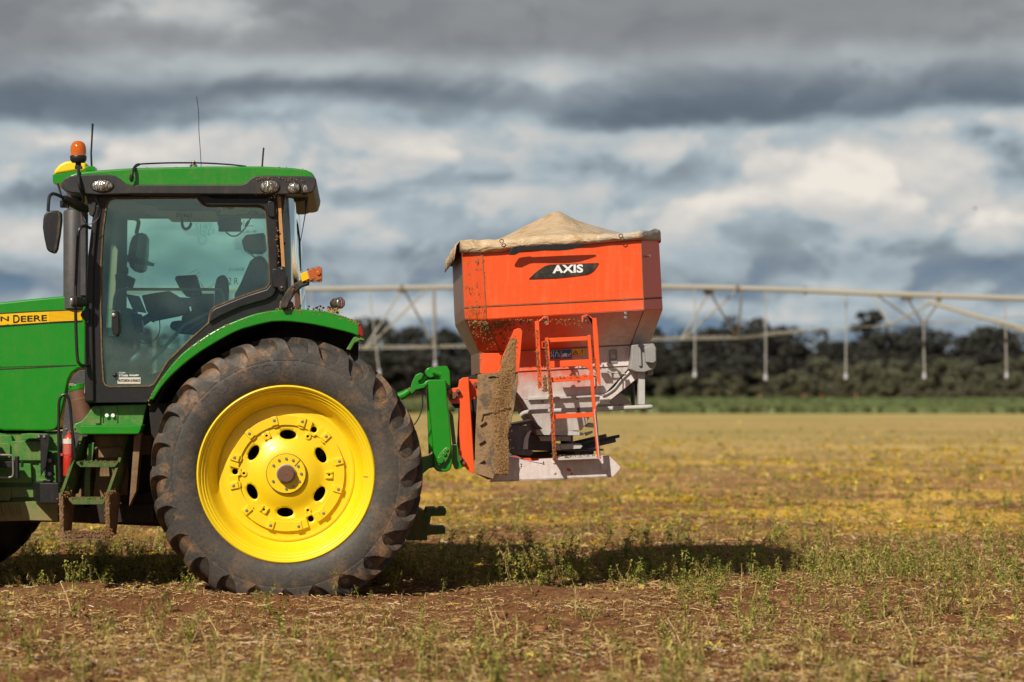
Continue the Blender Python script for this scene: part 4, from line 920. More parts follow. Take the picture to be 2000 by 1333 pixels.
# exhaust / air stack
mb = MB(); c = W(146, 578, .72); z = lambda py: W(0, py, .72).z - c.z
cc = W(146, 578, .85)
mb.lathe([(.088, -.1), (.088, z(414)), (.082, z(411)), (.060, z(409)), (.058, z(398)), (.048, z(396)), (.062, z(388)), (.066, z(365))], (cc.x, .85, cc.z), 'Z', 40); B('exhaust_stack', 'grey', mb, 0)
mb = MB(); mb.plate([(157, 412), (168, 414), (168, 578), (157, 578)], .70, .84); B('stack_shield', 'grey', mb, .006)
# ---- frame side under the bonnet
mb = MB()
mb.plate([(-420, 846), (118, 846), (118, 985), (-420, 985)], .84, 1.7)
B('front_frame', 'green_low', mb, .006)
mb = MB()
mb.plate([(-100, 850), (22, 850), (24, 862), (118, 862), (118, 900), (-100, 900)], .80, .84); mb.plate([(-100, 902), (60, 906), (62, 944), (-100, 944)], .79, .84)
mb.plate([(-100, 868), (17, 866), (20, 870), (20, 895), (-100, 895)], .782, .80)
mb.plate([(-100, 954), (18, 952), (21, 956), (21, 975), (18, 979), (-100, 979)], .77, .84); mb.plate([(-100, 950), (80, 952), (80, 972), (-100, 974)], .80, .84)
mb.plate([(-100, 984), (60, 980), (114, 982), (114, 1018), (60, 1017), (-100, 1022)], .74, 1.0)
for x in (5, 20, 34): mb.plate([(x - 3, 985), (x, 984), (x + 7, 1006), (x + 3, 1006)], .71, .75)
for k in range(4): mb.rect(76, 906 + k * 10, 92, 911 + k * 10, .76, .80)
B('frame_casting', 'green_low', mb, .005)
mb = MB(); mb.plate([(41, 848), (54, 847), (92, 848), (92, 857), (56, 857), (54, 859), (41, 859)], .70, .82); B('bracket_arm', 'green_low', mb)
mb = MB(); mb.plate([(72, 851), (75, 849), (96, 849), (96, 862), (90, 912), (79, 930), (79, 860), (72, 858)], .62, .66); mb.plate([(86, 884), (92, 881), (100, 883), (104, 890), (104, 930), (100, 934), (92, 934), (87, 930)], .70, .74); B('hinge_bracket', 'black', mb)
mb = MB()
for x, y in ((75.5, 853), (86, 853)): mb.disc(W(x, y, .61), .012, .61, .622, 8)
for x, y in ((96.5, 900), (96.5, 926)): mb.disc(W(x, y, .69), .017, .69, .705, 8)
B('bolts', 'steel', mb, .002)
mb = MB(); mb.tube([W(-20, 889, .60), W(18, 889, .60), W(23, 890, .60), W(25.5, 894, .60), W(26, 926, .60), W(24, 931, .60), W(19, 933, .60), W(-20, 933, .60)], .0085, 10); B('front_step_loop', 'steel', mb, 0)
mb = MB(); mb.lathe([(0, 0), (.018, 0), (.018, .17), (0, .17)], W(33.5, 935, .60), 'Z', 20); mb.rect(0, 902, 29, 914, .62, .72); mb.rect(40, 902, 44, 913, .60, .66); B('step_mount', 'black', mb)
# battery / tool box
mb = MB(); a = [W(78, 944, .38), W(115, 943.5, .38), W(115, 984, .38), W(78, 983.5, .38)]
b = [Vector((p.x, .80, p.z)) for p in (W(78, 944, .38), W(115, 943.5, .38), W(115, 984, .38), W(78, 983.5, .38))]
b[0].x -= .0; mb.hull([a[3], a[2], a[1], a[0]], [Vector((p.x - .10, .72, p.z)) for p in (a[3], a[2], a[1], a[0])]); B('tool_box', 'black', mb, .008)
mb = MB(); mb.tube([W(85, 941, .5), W(90, 939, .47), W(97, 939, .47), W(101, 942, .5)], .008, 8); B('box_handle', 'black', mb, 0)
# ---- cab: near side frame with door opening
hole = [(220, 387.5), (384, 386), (388, 391), (392, 396.5), (398, 400.5), (404, 402.5), (500, 403.5), (509, 405), (515, 409), (519, 417), (521, 440), (525.5, 520), (526.5, 548), (525, 556), (518, 563), (484, 574), (446, 588.5), (419, 599.5), (412, 606), (409.5, 613), (407, 630.5), (367, 666.5), (326, 707), (306, 741), (300, 750), (292, 754), (214, 755.5), (206, 752), (202, 745), (199, 700), (196.5, 600), (197, 520), (201, 450), (208, 400), (212, 391)]
outer = [(188, 383), (560, 379), (556, 392), (553, 420), (553, 500), (556, 604), (549, 605), (517.6, 608.5), (461, 626.5), (409.6, 652), (360, 687.5), (324, 727.5), (290, 782.5), (288, 786), (166, 787), (165, 700), (166, 600), (172, 500), (180, 430)]
mb = MB(); mb.plate(outer, YC, YC + .07, [hole]); B('cab_side_frame', 'black', mb, .012, seg=3)
# raised inner door frame and rubber seal
def inset(poly, k):
    n = len(poly); out = []
    area = sum(poly[i - 1][0] * poly[i][1] - poly[i][0] * poly[i - 1][1] for i in range(n)); sg = 1 if area > 0 else -1
    for i in range(n):
        a, b, c = Vector(poly[i - 1]), Vector(poly[i]), Vector(poly[(i + 1) % n]); d1 = (b - a).normalized(); d2 = (c - b).normalized()
        nn = (Vector((-d1.y, d1.x)) + Vector((-d2.y, d2.x))); nn = nn.normalized() if nn.length > 1e-6 else Vector((0, 0)); out.append(tuple(b + nn * k * sg))
    return out
mb = MB(); mb.plate(inset(hole, -1.6), YC - .006, YC + .02, [inset(hole, 1.2)]); B('door_seal', 'seal', mb, 0)
mb = MB(); mb.plate([(384, 380), (392, 393), (400, 400), (406, 402), (505, 402), (514, 406), (519, 414), (521, 430), (528, 548), (527, 557), (520, 565), (485, 576), (447, 590.5), (420, 602), (413, 608), (410.5, 615), (408, 631), (430, 618), (470, 600), (520, 586), (534, 578), (541, 565), (543, 540), (541, 400), (534, 390), (524, 386), (420, 386), (410, 383), (404, 380)], YC - .035, YC); B('door_frame_rear', 'black', mb, .012, seg=3)
mb = MB(); mb.plate([(166, 600), (172, 500), (180, 430), (186, 400), (196, 400), (190, 440), (183, 520), (181, 620), (184, 785), (166, 786)], YC - .03, YC); B('front_pillar', 'black', mb, .014, seg=3)
mb = MB(); mb.plate([(x, y) for x, y in hole], YC + .022, YC + .028); B('door_glass', 'glass', mb, 0)
# door handle, hinges, stop knob
mb = MB(); mb.plate([(218, 611), (221, 607), (226, 606.5), (230, 609), (232, 617), (233, 648), (230, 656), (225, 657), (220, 652), (217.5, 640)], YC - .05, YC + .01); hd = B('door_handle', 'black', mb, .012, seg=3)
mb = MB(); mb.lathe([(0, -.012), (.009, -.012), (.015, -.008), (.018, 0)], W(222.3, 616, YC - .05), n=18); mb.build('lock', 'steel', hd)
mb = MB(); mb.plate([(211, 605), (236, 604), (237, 658), (211, 658)], YC + .01, YC + .018); B('handle_plate', 'glass_far', mb, .004)
mb = MB(); mb.ball(W(224, 733, YC), .017, .016, .017, 12, 8); B('door_stop_knob', 'black', mb, 0)
mb = MB(); mb.plate([(523, 393), (536, 393), (537, 424), (529, 425), (523, 420)], YC - .055, YC - .03); mb.plate([(532, 525), (548, 525), (549, 560), (541, 562), (532, 560)], YC - .055, YC - .03); B('door_hinge', 'black', mb, .006)
mb = MB(); mb.plate([(542, 522), (553, 520), (558, 530), (558, 566), (550, 571), (543, 566)], YC - .06, YC + .0); B('rear_hinge_bracket', 'black', mb, .005)
mb = MB()
for y in (525, 561): mb.disc(W(550, y, YC - .07), .008, YC - .07, YC - .055, 8)
B('bolts', 'steel', mb, .001)
# clips of dirt at the pillar
mb = MB(); mb.plate([(541, 385), (549, 384), (556, 520), (546, 521), (543, 440)], YC + .0, YC + .07); B('rear_pillar_core', 'black_dusty', mb, .003)
mb = MB(); mb.plate([(541, 384), (548.5, 384), (557, 522), (550, 522)], YC - .012, YC + .03); B('rear_pillar_seal', 'tan_seal', mb, .004)
mb = MB(); clods(mb, [W(540, 408, .47), W(540, 440, .47), W(541, 480, .47), W(545, 515, .47)], 40, .009, .008); B('caked_mud', 'mud_tan', mb, 0)
# rear quarter glass, curved round to the back of the cab
mb = MB(); pr = []
for t in range(9):
    a = math.pi / 2 * t / 8; pr.append((math.sin(a), 1 - math.cos(a)))
top, bot = W(550, 386, .55), W(557, 604, .55); vs = []; rt, rb = .10, .13
for dx, dy in pr:
    vs += [Vector((top.x + dx * rt, .55 + dy * .16, top.z)), Vector((top.x + (bot.x - top.x) * .5 + dx * (rt + .012), .55 + dy * .16, (top.z + bot.z) / 2)), Vector((bot.x + dx * rb, .55 + dy * .16, bot.z))]
ex = [Vector((top.x + rt, 2.05, top.z)), Vector((top.x + (bot.x - top.x) * .5 + rt + .012, 2.05, (top.z + bot.z) / 2)), Vector((bot.x + rb, 2.05, bot.z))]
vs += ex; fs = []
for i in range(9): fs += [(i * 3, i * 3 + 3, i * 3 + 4, i * 3 + 1), (i * 3 + 1, i * 3 + 4, i * 3 + 5, i * 3 + 2)]
mb.add(vs, fs); B('rear_window', 'glass_far', mb, 0)
mb = MB(); mb.ball(W(554, 476, .52), .014, .02, .014); B('window_knob', 'black', mb, 0)
mb = MB(); mb.tube([W(569, 395, .72), W(574, 450, .72), W(578, 500, .72), W(584, 600, .72)], .008, 8); mb.tube([W(571, 405, .9), W(577, 450, .9), W(585, 500, .9), W(586, 600, .9)], .006, 8); B('rear_window_frame', 'black', mb, 0)
mb = MB(); mb.tube([W(600, 376, .8), W(599, 395, .8), W(596, 420, .8), W(590, 455, .8), W(586, 475, .8)], [.010, .012, .004, .003, .003], 8); mb.tube([W(573, 408, .75), W(581, 440, .75), W(585, 470, .75), W(587.5, 530, .75)], [.005, .008, .008, .004], 8); B('rear_wiper', 'black', mb, 0)
# far side of the cab and interior structure
def mirror(px, y=2.06): return [Vector((p.x, y, p.z)) for p in (W(a, b, YC) for a, b in px)]
hm = [(205, 395), (520, 395), (526, 560), (485, 576), (408, 612), (400, 745), (202, 745)]
om = [(166, 380), (556, 380), (556, 604), (430, 640), (420, 786), (166, 786)]
mb = MB(); mb.prism(mirror(om), (0, .06, 0), [mirror(hm)]); B('cab_far_frame', 'trim_tan', mb, .01)
mb = MB(); mb.prism(mirror(hm, 2.08), (0, .006, 0)); B('far_window', 'glass_far', mb, 0)
mb = MB(); mb.plate([(198, 760), (400, 700), (556, 606), (556, 640), (420, 700), (330, 787), (168, 787)], YC + .08, 2.06); mb.rect(168, 762, 300, 786, YC + .075, 2.05); B('cab_floor', 'dark', mb, 0)
mb = MB(); mb.bar(W(172, 770, .56), W(205, 388, .56), .06, .05); mb.bar(W(176, 770, 2.02), W(200, 388, 2.02), .06, .05)
mb.prism([W(171, 770, .6), W(176, 770, .6), W(176, 690, .6), W(171, 690, .6)], (0, 1.4, 0)); B('windscreen_frame', 'trim_tan', mb, .01)
mb = MB(); mb.quad([W(168, 690, .56), W(186, 388, .56), W(186, 388, .56) + Vector((0, 1.46, 0)), W(168, 690, .56) + Vector((0, 1.46, 0))]); B('windscreen', 'glass_far', mb, 0)
# interior
ip = [(225, 700), (236, 600), (250, 585), (262, 590), (262, 640), (252, 690)]
mb = MB(); mb.plate([(222, 748), (225, 640), (235, 606), (252, 600), (262, 640), (258, 680), (236, 700), (232, 748)], .95, 1.6); B('steering_column', 'trim_tan', mb, .02)
mb = MB(); mb.plate([(196, 755), (198, 640), (222, 640), (224, 755)], .62, .9); B('side_console_front', 'trim_tan', mb, .02)
sc_ = W(305, 610, 1.3); mb = MB()
tl = Matrix.Rotation(R(-38), 3, 'Y'); ring = [sc_ + tl @ Vector((.20 * math.cos(a * math.pi / 14), .20 * math.sin(a * math.pi / 14), 0)) for a in range(28)]
mb.tube(ring, .016, 8, closed=True); mb.tube([sc_, W(255, 640, 1.3)], .025, 8)
for a in (0, 2.1, 4.2): mb.tube([sc_, sc_ + tl @ Vector((.2 * math.cos(a), .2 * math.sin(a), 0))], .014, 6)
B('steering_wheel', 'black', mb, 0)
mb = MB(); mb.plate([(276, 577), (330, 568), (366, 590), (372, 612), (350, 618), (330, 622), (300, 628), (286, 608)], 1.0, 1.06); B('monitor_shell', 'black_dusty', mb, .012)
mb = MB(); mb.plate([(249, 575), (272, 579), (286, 612), (266, 609)], .92, .95); mb.plate([(245, 573), (249, 575), (266, 609), (262, 612)], .93, 1.0); B('screen', 'screen', mb, .003)
mb = MB(); mb.plate([(252, 612), (275, 614), (280, 650), (270, 652), (262, 640), (254, 636)], .98, 1.1); mb.tube([W(284, 620, .9), W(300, 628, .9), W(310, 617, .9)], .012, 8); B('joystick_cluster', 'black', mb, .01)
mb = MB(); mb.tube(smooth_poly([tuple(W(311, 620, .9)), tuple(W(312, 645, .9)), tuple(W(304, 662, .9)), tuple(W(286, 672, .9)), tuple(W(262, 664, .9))], 5), .004, 6); B('coiled_lead', 'black', mb, 0)
mb = MB(); mb.plate([(256, 662), (264, 662), (264, 669), (256, 669)], .86, .88); B('red_tag', 'red_ext', mb, 0)
mb = MB(); mb.plate([(260, 673), (266, 673), (266, 684), (260, 685)], .86, .88); B('yellow_tag', 'sticker_yellow', mb, 0)
mb = MB(); mb.plate([(344, 539), (383, 537), (392, 566), (394, 575), (380, 580), (364, 580), (352, 566), (341, 545)], 1.15, 1.24); B('rear_display', 'black_dusty', mb, .01)
mb = MB(); mb.plate([(340, 586), (352, 581), (374, 582), (375, 596), (352, 604), (344, 598)], 1.1, 1.25); B('radio', 'trim_tan', mb, .008)
mb = MB(); mb.plate([(370, 574), (418, 574), (418, 607), (374, 608)], 1.5, 1.52); mb.plate([(455, 590), (470, 575), (520, 560), (520, 605), (455, 620)], 1.7, 1.75); B('paper_sheet', 'sticker_grey', mb, 0)
mb = MB()
mb.plate([(352, 622), (362, 609), (380, 607), (470, 606), (470, 640), (400, 652), (360, 640)], 1.05, 1.55); st_ = B('seat_cushion', 'fabric', mb, .03, seg=3)
mb = MB(); mb.plate([(455, 618), (458, 575), (470, 552), (488, 510), (500, 500), (516, 500), (522, 520), (520, 560), (500, 620)], 1.15, 1.65); B('seat_back', 'fabric', mb, .03, seg=3)
mb = MB(); mb.plate([(418, 610), (419, 560), (423, 543), (432, 537), (440, 538), (445, 548), (446, 566), (444, 600)], 1.12, 1.25); B('buddy_seat_headrest', 'fabric', mb, .03, seg=3)
mb = MB(); mb.plate([(330, 640), (334, 628), (350, 626), (400, 628), (410, 640), (390, 655), (350, 652)], .85, 1.0); B('armrest', 'black_dusty', mb, .02)
mb = MB(); mb.plate([(472, 470), (480, 459), (516, 455), (519, 486), (510, 494), (486, 492), (474, 480)], 1.25, 1.5); B('blower_box', 'trim_tan', mb, .01)
mb = MB()
for k in range(6): mb.tube(smooth_poly([tuple(W(478 + k * 6, 490, 1.1)), tuple(W(486 + k * 5 + random.uniform(-6, 6), 500, 1.1)), tuple(W(500 + random.uniform(-8, 12), 512, 1.1)), tuple(W(512 - k * 2, 560, 1.1))], 4), .0025, 5)
for k in range(3): mb.tube(smooth_poly([tuple(W(474, 474, .95)), tuple(W(480, 488 + k * 2, .95)), tuple(W(500, 494 + k, .95)), tuple(W(517, 490, .95))], 4), .0028, 5)
B('loose_wiring', plain('wire_red', (.16, .035, .03), .6), mb, 0)
mb = MB(); mb.rect(426.5, 423.5, 470.5, 452.5, .95, .99); mb.rect(424.5, 434, 427, 440, .96, .98); mb.rect(470.5, 434, 473, 440, .96, .98); B('overhead_monitor', 'black', mb, .006)
mb = MB(); mb.plate([(424, 420), (472, 420), (472, 423), (424, 423)], .96, .98); mb.rect(423, 400, 430, 421, .97, 1.02); mb.tube([W(462, 419, .97), W(506, 418, .97)], .005, 6); B('monitor_bracket', 'black', mb, .002)
mb = MB(); mb.tube(smooth_poly([tuple(W(441, 453, .94)), tuple(W(451, 461, .94)), tuple(W(464, 460, .94)), tuple(W(478, 447, .94)), tuple(W(484, 436, .94)), tuple(W(500, 410, .94))], 5), .0055, 7); mb.tube([W(480, 442, .94), W(486, 432, .94)], .011, 7); mb.tube(smooth_poly([tuple(W(490, 405, .94)), tuple(W(491, 415, .94)), tuple(W(484, 417, .94)), tuple(W(494, 413, .94)), tuple(W(506, 417, .94))], 4), .004, 6); B('monitor_cable', 'black', mb, 0)
mb = MB(); mb.tube(smooth_poly([tuple(W(356, 414, 1.2)), tuple(W(355.5, 432, 1.2)), tuple(W(357, 443, 1.2)), tuple(W(363, 448, 1.2)), tuple(W(370, 444, 1.2)), tuple(W(373.5, 436, 1.2))], 5), .0115, 8); mb.tube([W(373.5, 436, 1.2), W(369, 430, 1.2), W(369.5, 414, 1.2)], .003, 6); B('microphone_lead', 'trim', mb, 0)
# headliner
mb = MB(); mb.plate([(205, 384), (550, 384), (540, 393), (445, 396), (428, 402), (420, 412), (310, 412), (303, 402), (270, 400), (255, 392), (228, 392), (208, 402)], .75, 1.9); B('headliner', 'trim', mb, .02)
# inner grab rail on the door
mb = MB(); mb.tube(smooth_poly([tuple(W(222, 606, YC + .06)), tuple(W(224, 584, YC + .06)), tuple(W(229, 571, YC + .06)), tuple(W(240, 566, YC + .06)), tuple(W(300, 565.5, YC + .06)), tuple(W(420, 566, YC + .06)), tuple(W(432, 570, YC + .06)), tuple(W(437, 582, YC + .06)), tuple(W(437.5, 596, YC + .06))], 5), .0115, 10); B('door_grab_rail', 'lime_grey', mb, 0)
mb = MB(); mb.tube([W(409, 611, YC + .06), W(360, 635, YC + .06), W(345, 652, YC + .06), W(278, 727, YC + .06), W(240, 729, YC + .06)], .014, 10); B('door_brace', 'lime_grey', mb, 0)
mb = MB(); mb.tube([W(361, 649.5, YC + .04), W(400, 625, YC + .04)], .003, 6); B('gas_strut_rod', 'steel', mb, 0)
# wheel-like side mirror seen through the cab, on the far side
mb = MB(); mb.plate([(253, 475), (258, 463), (266, 455), (278, 455), (286, 458), (291, 468), (290, 500), (286, 530), (275, 534), (262, 530), (252, 520), (249, 500)], 2.42, 2.48); mm = B('far_mirror', 'black', mb, .02)
mb = MB(); mb.plate([(271, 460), (280, 457), (287, 461), (289.5, 470), (289, 500), (285, 527), (275, 530), (262, 527), (266, 500)], 2.405, 2.42); mb.build('mirror_glass', plain('mirror_silver', (.45, .5, .5), .15, .9), mm, bevel=.004)
mb = MB(); mb.tube(smooth_poly([tuple(W(240, 427, 2.45)), tuple(W(262, 427, 2.45)), tuple(W(270, 432, 2.45)), tuple(W(270, 440, 2.45)), tuple(W(266, 457, 2.45))], 4), .017, 8); mb.rect(238, 405, 251, 428, 2.25, 2.4); mb.tube([W(232, 502, 2.3), W(262, 508, 2.4), W(301, 518, 2.4)], [.03, .03, .014], 8); B('far_mirror_arm', 'black', mb, 0)
mb = MB(); mb.plate([(224, 536), (242, 534), (262, 544), (256, 563), (226, 556)], 1.7, 1.85); mb.plate([(232, 520), (250, 522), (250, 536), (236, 536)], 1.75, 1.8); B('cab_speaker', 'trim_tan', mb, .01)
# ---- writing on the glass
yg = YC + .0185
def hand(strokes, x, y, w_, h_, mat, name='handwriting', th=.0022, slope=0):
    mb = MB(); cx = x
    for st in strokes:
        mb.tube([W(x + p[0] * w_, y - p[1] * h_ + slope * p[0] * w_, yg) for p in st], th, 5)
    return mb.build(name, mat, bpy.data.objects['door_glass'])
D3 = [(0, .95), (.5, 1), (.25, .6), (.55, .35), (.35, .05), (0, .05)]
def dig(ch, ox):
    g = {'3': [D3], '1': [[(.25, 1), (.2, 0)]], '4': [[(.3, 1), (0, .4), (.6, .45)], [(.45, .8), (.4, 0)]], '7': [[(0, .95), (.6, 1), (.3, 0)]], '2': [[(0, .8), (.3, 1), (.5, .75), (.05, .05), (.6, .1)]], '6': [[(.45, 1), (.1, .5), (.15, .05), (.5, .1), (.45, .45), (.1, .4)]], '0': [[(.3, .9), (.05, .5), (.3, .1), (.55, .5), (.3, .9)]]}
    return [[(p[0] + ox, p[1]) for p in s] for s in g[ch]]
S = []
for i, ch in enumerate('3147'): S += dig(ch, i * .8)
hand(S, 380, 449, 11, 12, 'marker_teal')
S = []
for i, ch in enumerate('3260'): S += dig(ch, i * .8)
hand(S, 388, 466, 10.5, 13, 'marker_teal', slope=-.25)
for s, x, y, w_, h_ in (('27  bo.1', 344, 424, 30, 7), ('.5 Bar', 434, 409, 23, 6), ('5.', 474, 437, 6, 6), ('4m hems', 474, 443, 20, 4.5), ('5-18 = 99.', 474, 456, 28, 6), ('(11) AXOR', 447, 532, 30, 9), ('2 R', 446, 556, 19, 13)):
    text(s, x, y, w_, h_, yg, 'text_black', bpy.data.objects['door_glass'], 'handwriting', bold=-.012)
mb = MB()
for a, b in (((368, 536), (385, 526)), ((376, 541), (390, 532)), ((384, 545), (392, 537)), ((388, 547), (398, 562)), ((392, 556), (402, 566)), ((412, 562), (419, 553)), ((400, 566), (412, 560))): mb.tube([W(*a, yg), W(*b, yg)], .0012, 4)
mb.build('handwriting', 'text_black', bpy.data.objects['door_glass'])
yg2 = YC + .017
for s, x, y, w_, h_, sh in (('Co-pilot', 232, 730.5, 13, 3.6, .2), ('D Trimble', 232.5, 735.8, 17.5, 4.4, .0), ('Autopilot', 252, 736, 19, 5, .25)):
    text(s, x, y, w_, h_, yg2, 'text_white', bpy.data.objects['door_glass'], 'window_lettering', bold=.03, shear=sh)
mb = MB(); mb.rect(229.5, 737.5, 274.5, 750, yg2, yg2 + .003); stk = mb.build('dealer_sticker', 'sticker_white', bpy.data.objects['door_glass'])
text('HUTCHEON & PEARCE', 230.8, 746.2, 42.5, 5.2, yg2 - .002, 'text_black', stk, 'lettering', bold=.03) if False else None
t1 = text('HUTCHEON & PEARCE', 230.8, 746.2, 42.5, 5.2, yg2 - .002, plain('maroon_letters', (.05, .012, .012), .5), bpy.data.objects['door_glass'], 'window_lettering', bold=.03)
# ---- roof
def roof_shell(px, y0, y1, mat, name, bev):
    mb = MB(); mb.plate(px, y0, y1); return B(name, mat, mb, bev, seg=5)
rg = [(122, 362), (123, 353), (132, 343.5), (150, 337), (180, 333.6), (264, 328), (410, 325), (511, 325), (575, 328.5), (598, 332), (609, 337.5), (614, 344), (616, 352), (612, 366), (130, 368)]
roof_shell(rg, .42, 2.18, 'green_top', 'cab_roof', .055)
trim = [(119, 366), (119.5, 358), (124, 350), (134, 344.5), (148, 342), (180, 341), (213, 341), (226, 344.5), (236, 351), (246, 359), (256, 361), (470, 361), (481, 357), (490, 348), (500, 344), (520, 343), (606, 344.5), (615, 347), (618, 351), (616.5, 362), (612, 375), (602, 378), (560, 380), (520, 380), (260, 379), (190, 381), (140, 377), (126, 373)]
mb = MB(); mb.plate(trim, .395, 2.2); B('roof_trim', 'trim', mb, .022, seg=3)
mb = MB(); mb.plate([(262, 366), (462, 366), (470, 370), (470, 381), (255, 381), (250, 374)], .40, .50); B('roof_recess', 'black', mb, .01)
mb = MB(); mb.plate([(548, 378), (604, 376), (597, 391), (587, 394), (560, 394)], .75, 2.0); B('rear_overhang', 'black_dusty', mb, .01)
def lamp(px, py, rx, ry, y, name='work_lamp', turn=0):
    k = (D0 + y) / F; c = W(px, py, y); mb = MB(); n = 24; prof = [(1.0, 0.03), (1.0, .0), (.93, -.006), (.90, -.002)]
    rot = Matrix.Rotation(R(turn), 3, 'Z'); vs = []; fs = []
    for r, a in prof:
        for i in range(n): t = 2 * math.pi * i / n; vs.append(c + rot @ Vector((rx * k * r * math.cos(t), a, ry * k * r * math.sin(t))))
    for j in range(3):
        for i in range(n): fs.append((j * n + i, j * n + (i + 1) % n, (j + 1) * n + (i + 1) % n, (j + 1) * n + i))
    mb.add(vs, fs); body = B(name, 'black_dusty', mb, 0)
    mb = MB(); vs = []; fs = []
    for r, a in ((.91, .002), (.7, -.012), (.4, -.020), (0.02, -.023)):
        for i in range(n): t = 2 * math.pi * i / n; vs.append(c + rot @ Vector((rx * k * r * math.cos(t), a, ry * k * r * math.sin(t))))
    for j in range(3):
        for i in range(n): fs.append((j * n + i, j * n + (i + 1) % n, (j + 1) * n + (i + 1) % n, (j + 1) * n + i))
    fs.append(tuple(range(3 * n, 4 * n))); mb.add(vs, fs); mb.build('lens', 'lamp', body)
lamp(199, 362.5, 23, 13, .388); lamp(526.5, 364.5, 20.5, 14, .388); lamp(573.5, 367, 14, 12, .385); lamp(597, 369, 10, 11.5, .41, turn=40)
mb = MB(); clods(mb, [W(500, 352, .385), W(520, 349, .385), W(545, 350, .385), W(600, 352, .385)], 46, .006, .01); clods(mb, [W(500, 378, .385), W(545, 382, .39)], 20, .006, .012); B('caked_mud', 'mud_tan', mb, 0)
mb = MB()
for k in range(26):
    x = random.uniform(250, 600); mb.ball(W(x, 327.0 + (3 if x > 570 else 0), random.uniform(.5, .9)), .004, .004, .004, 6, 4, .3)
B('mud_specks', 'mud_tan', mb, 0)
# antennas, cable, beacon, receiver
mb = MB(); mb.tube([W(179, 329, .8), W(178, 300, .8), W(180, 262, .8), W(181, 242, .8)], [.009, .007, .007, .009], 8); B('antenna', 'black', mb, 0)
mb = MB(); mb.tube([W(512, 326, .9), W(514, 300, .9), W(515, 289, .9)], .007, 8); B('antenna', 'black', mb, 0)
mb = MB(); mb.tube(smooth_poly([tuple(W(a, b, 1.0)) for a, b in ((393, 326), (391, 290), (388.5, 255), (388, 220), (384, 189))], 4), .0028, 5); B('whip_antenna', 'trim', mb, 0)
mb = MB(); mb.tube(smooth_poly([tuple(W(a, b, y)) for a, b, y in ((257, 350, .37), (258, 340, .37), (262, 329, .40), (270, 322, .5), (290, 320, .6), (340, 318.5, .7), (400, 319, .8), (450, 322, .8), (481, 325.5, .8))], 4), [.012] * 13 + [.0065] * 20, 8); mb.ball(W(257, 348, .372), .018, .012, .032); B('roof_cable', 'black', mb, 0)
mb = MB(); mb.lathe([(0, .05), (.014, .045), (.02, .02), (.03, .015), (.03, -.01)], W(378, 326.5, .8), 'Z', 14); B('aerial_base', 'steel', mb, 0)
mb = MB(); k = 1 / 262
c = W(153, 318, .45)
mb.lathe([(.050, .0), (.062, .02), (.064, .045), (.060, .052), (0, .052)], (c.x, .45, c.z), 'Z', 28); mb.lathe([(.024, -.03), (.020, .0), (.05, .0)], (c.x, .45, c.z), 'Z', 20); B('beacon_base', 'black', mb, 0)
mb = MB(); mb.lathe([(.060, .052), (.060, .09), (.057, .12), (.048, .143), (.032, .158), (.014, .163), (0, .164)], (c.x, .45, c.z), 'Z', 32); B('beacon_dome', 'amber', mb, 0)
mb = MB(); mb.ball((c.x + .005, .44, c.z + .09), .022, .022, .028); B('beacon_bulb', plain('reflector', (.9, .5, .1), .2, .8), mb, 0)
mb = MB(); mb.tube(smooth_poly([tuple(W(a, b, y)) for a, b, y in ((152.5, 322, .45), (153.5, 334, .42), (154, 350, .37), (156, 366, .36), (162, 376, .40), (172, 382, .45))], 4), .012, 10); mb.rect(146, 325, 160, 330, .42, .46); mb.tube([W(158, 372, .38), W(163, 384, .42), W(163, 396, .45)], .01, 8); B('beacon_stem', 'black', mb, 0)
mb = MB(); mb.plate([(103.5, 342), (107, 332), (115, 322), (127, 315.5), (142, 314), (168, 316.5), (169, 333), (160, 335), (148, 334.5)], .95, 1.45); B('receiver_dome', 'yellow', mb, .03, seg=4)
mb = MB(); mb.plate([(102.5, 343), (103.5, 341.5), (148, 334), (170, 333), (170, 345), (124, 358), (118, 359.5), (104, 358.5), (103, 355)], .96, 1.44); B('receiver_base', 'green', mb, .012, seg=3)
mb = MB(); mb.plate([(167, 327), (172, 324.5), (184, 325), (186, 328), (186, 334), (167, 334)], .75, .9); B('antenna_base', 'green', mb, .006)
# near mirror
mb = MB(); mb.plate([(84, 428), (86, 420), (92, 413), (100, 411.5), (113, 411.5), (117.5, 414), (118, 430), (115, 455), (110, 485), (106, 494), (98, 494), (91, 488), (86, 465), (83, 445)], .10, .24); mi = B('door_mirror', 'black', mb, .022, seg=4)
mb = MB(); mb.plate([(113, 413), (118.3, 414), (119, 430), (116, 456), (111, 485), (107, 494), (104, 494), (110, 460), (113.5, 430)], .085, .12); mb.build('mirror_rim', 'black_dusty', mi, bevel=.004)
mb = MB(); mb.tube(smooth_poly([tuple(W(a, b, y)) for a, b, y in ((94, 413, .17), (95, 395, .18), (97, 384, .2), (103, 379, .22), (112, 381, .25), (124, 387, .30))], 5), .0125, 10); mb.tube([W(124, 387, .30), W(140, 396, .36), W(156, 404, .44), (W(170, 410, .5))], [.022, .035, .038, .030], 12); mb.rect(117, 392, 132, 405, .32, .40); mb.tube([W(120, 384, .3), W(115, 366, .35), W(113, 360, .4)], .008, 8); B('mirror_arm', 'black', mb, 0)
mb = MB(); mb.plate([(168, 380), (190, 380), (186, 412), (181, 424), (174, 420), (172, 405)], .46, .54); B('mirror_bracket', 'black_dusty', mb, .008)
mb = MB(); mb.tube(smooth_poly([tuple(W(a, b, .40)) for a, b in ((186, 386), (192, 400), (196, 412), (192, 426), (184, 434), (176, 438), (168, 437), (163, 430), (160, 418))], 4), .0035, 6); B('mirror_lead', 'black', mb, 0)
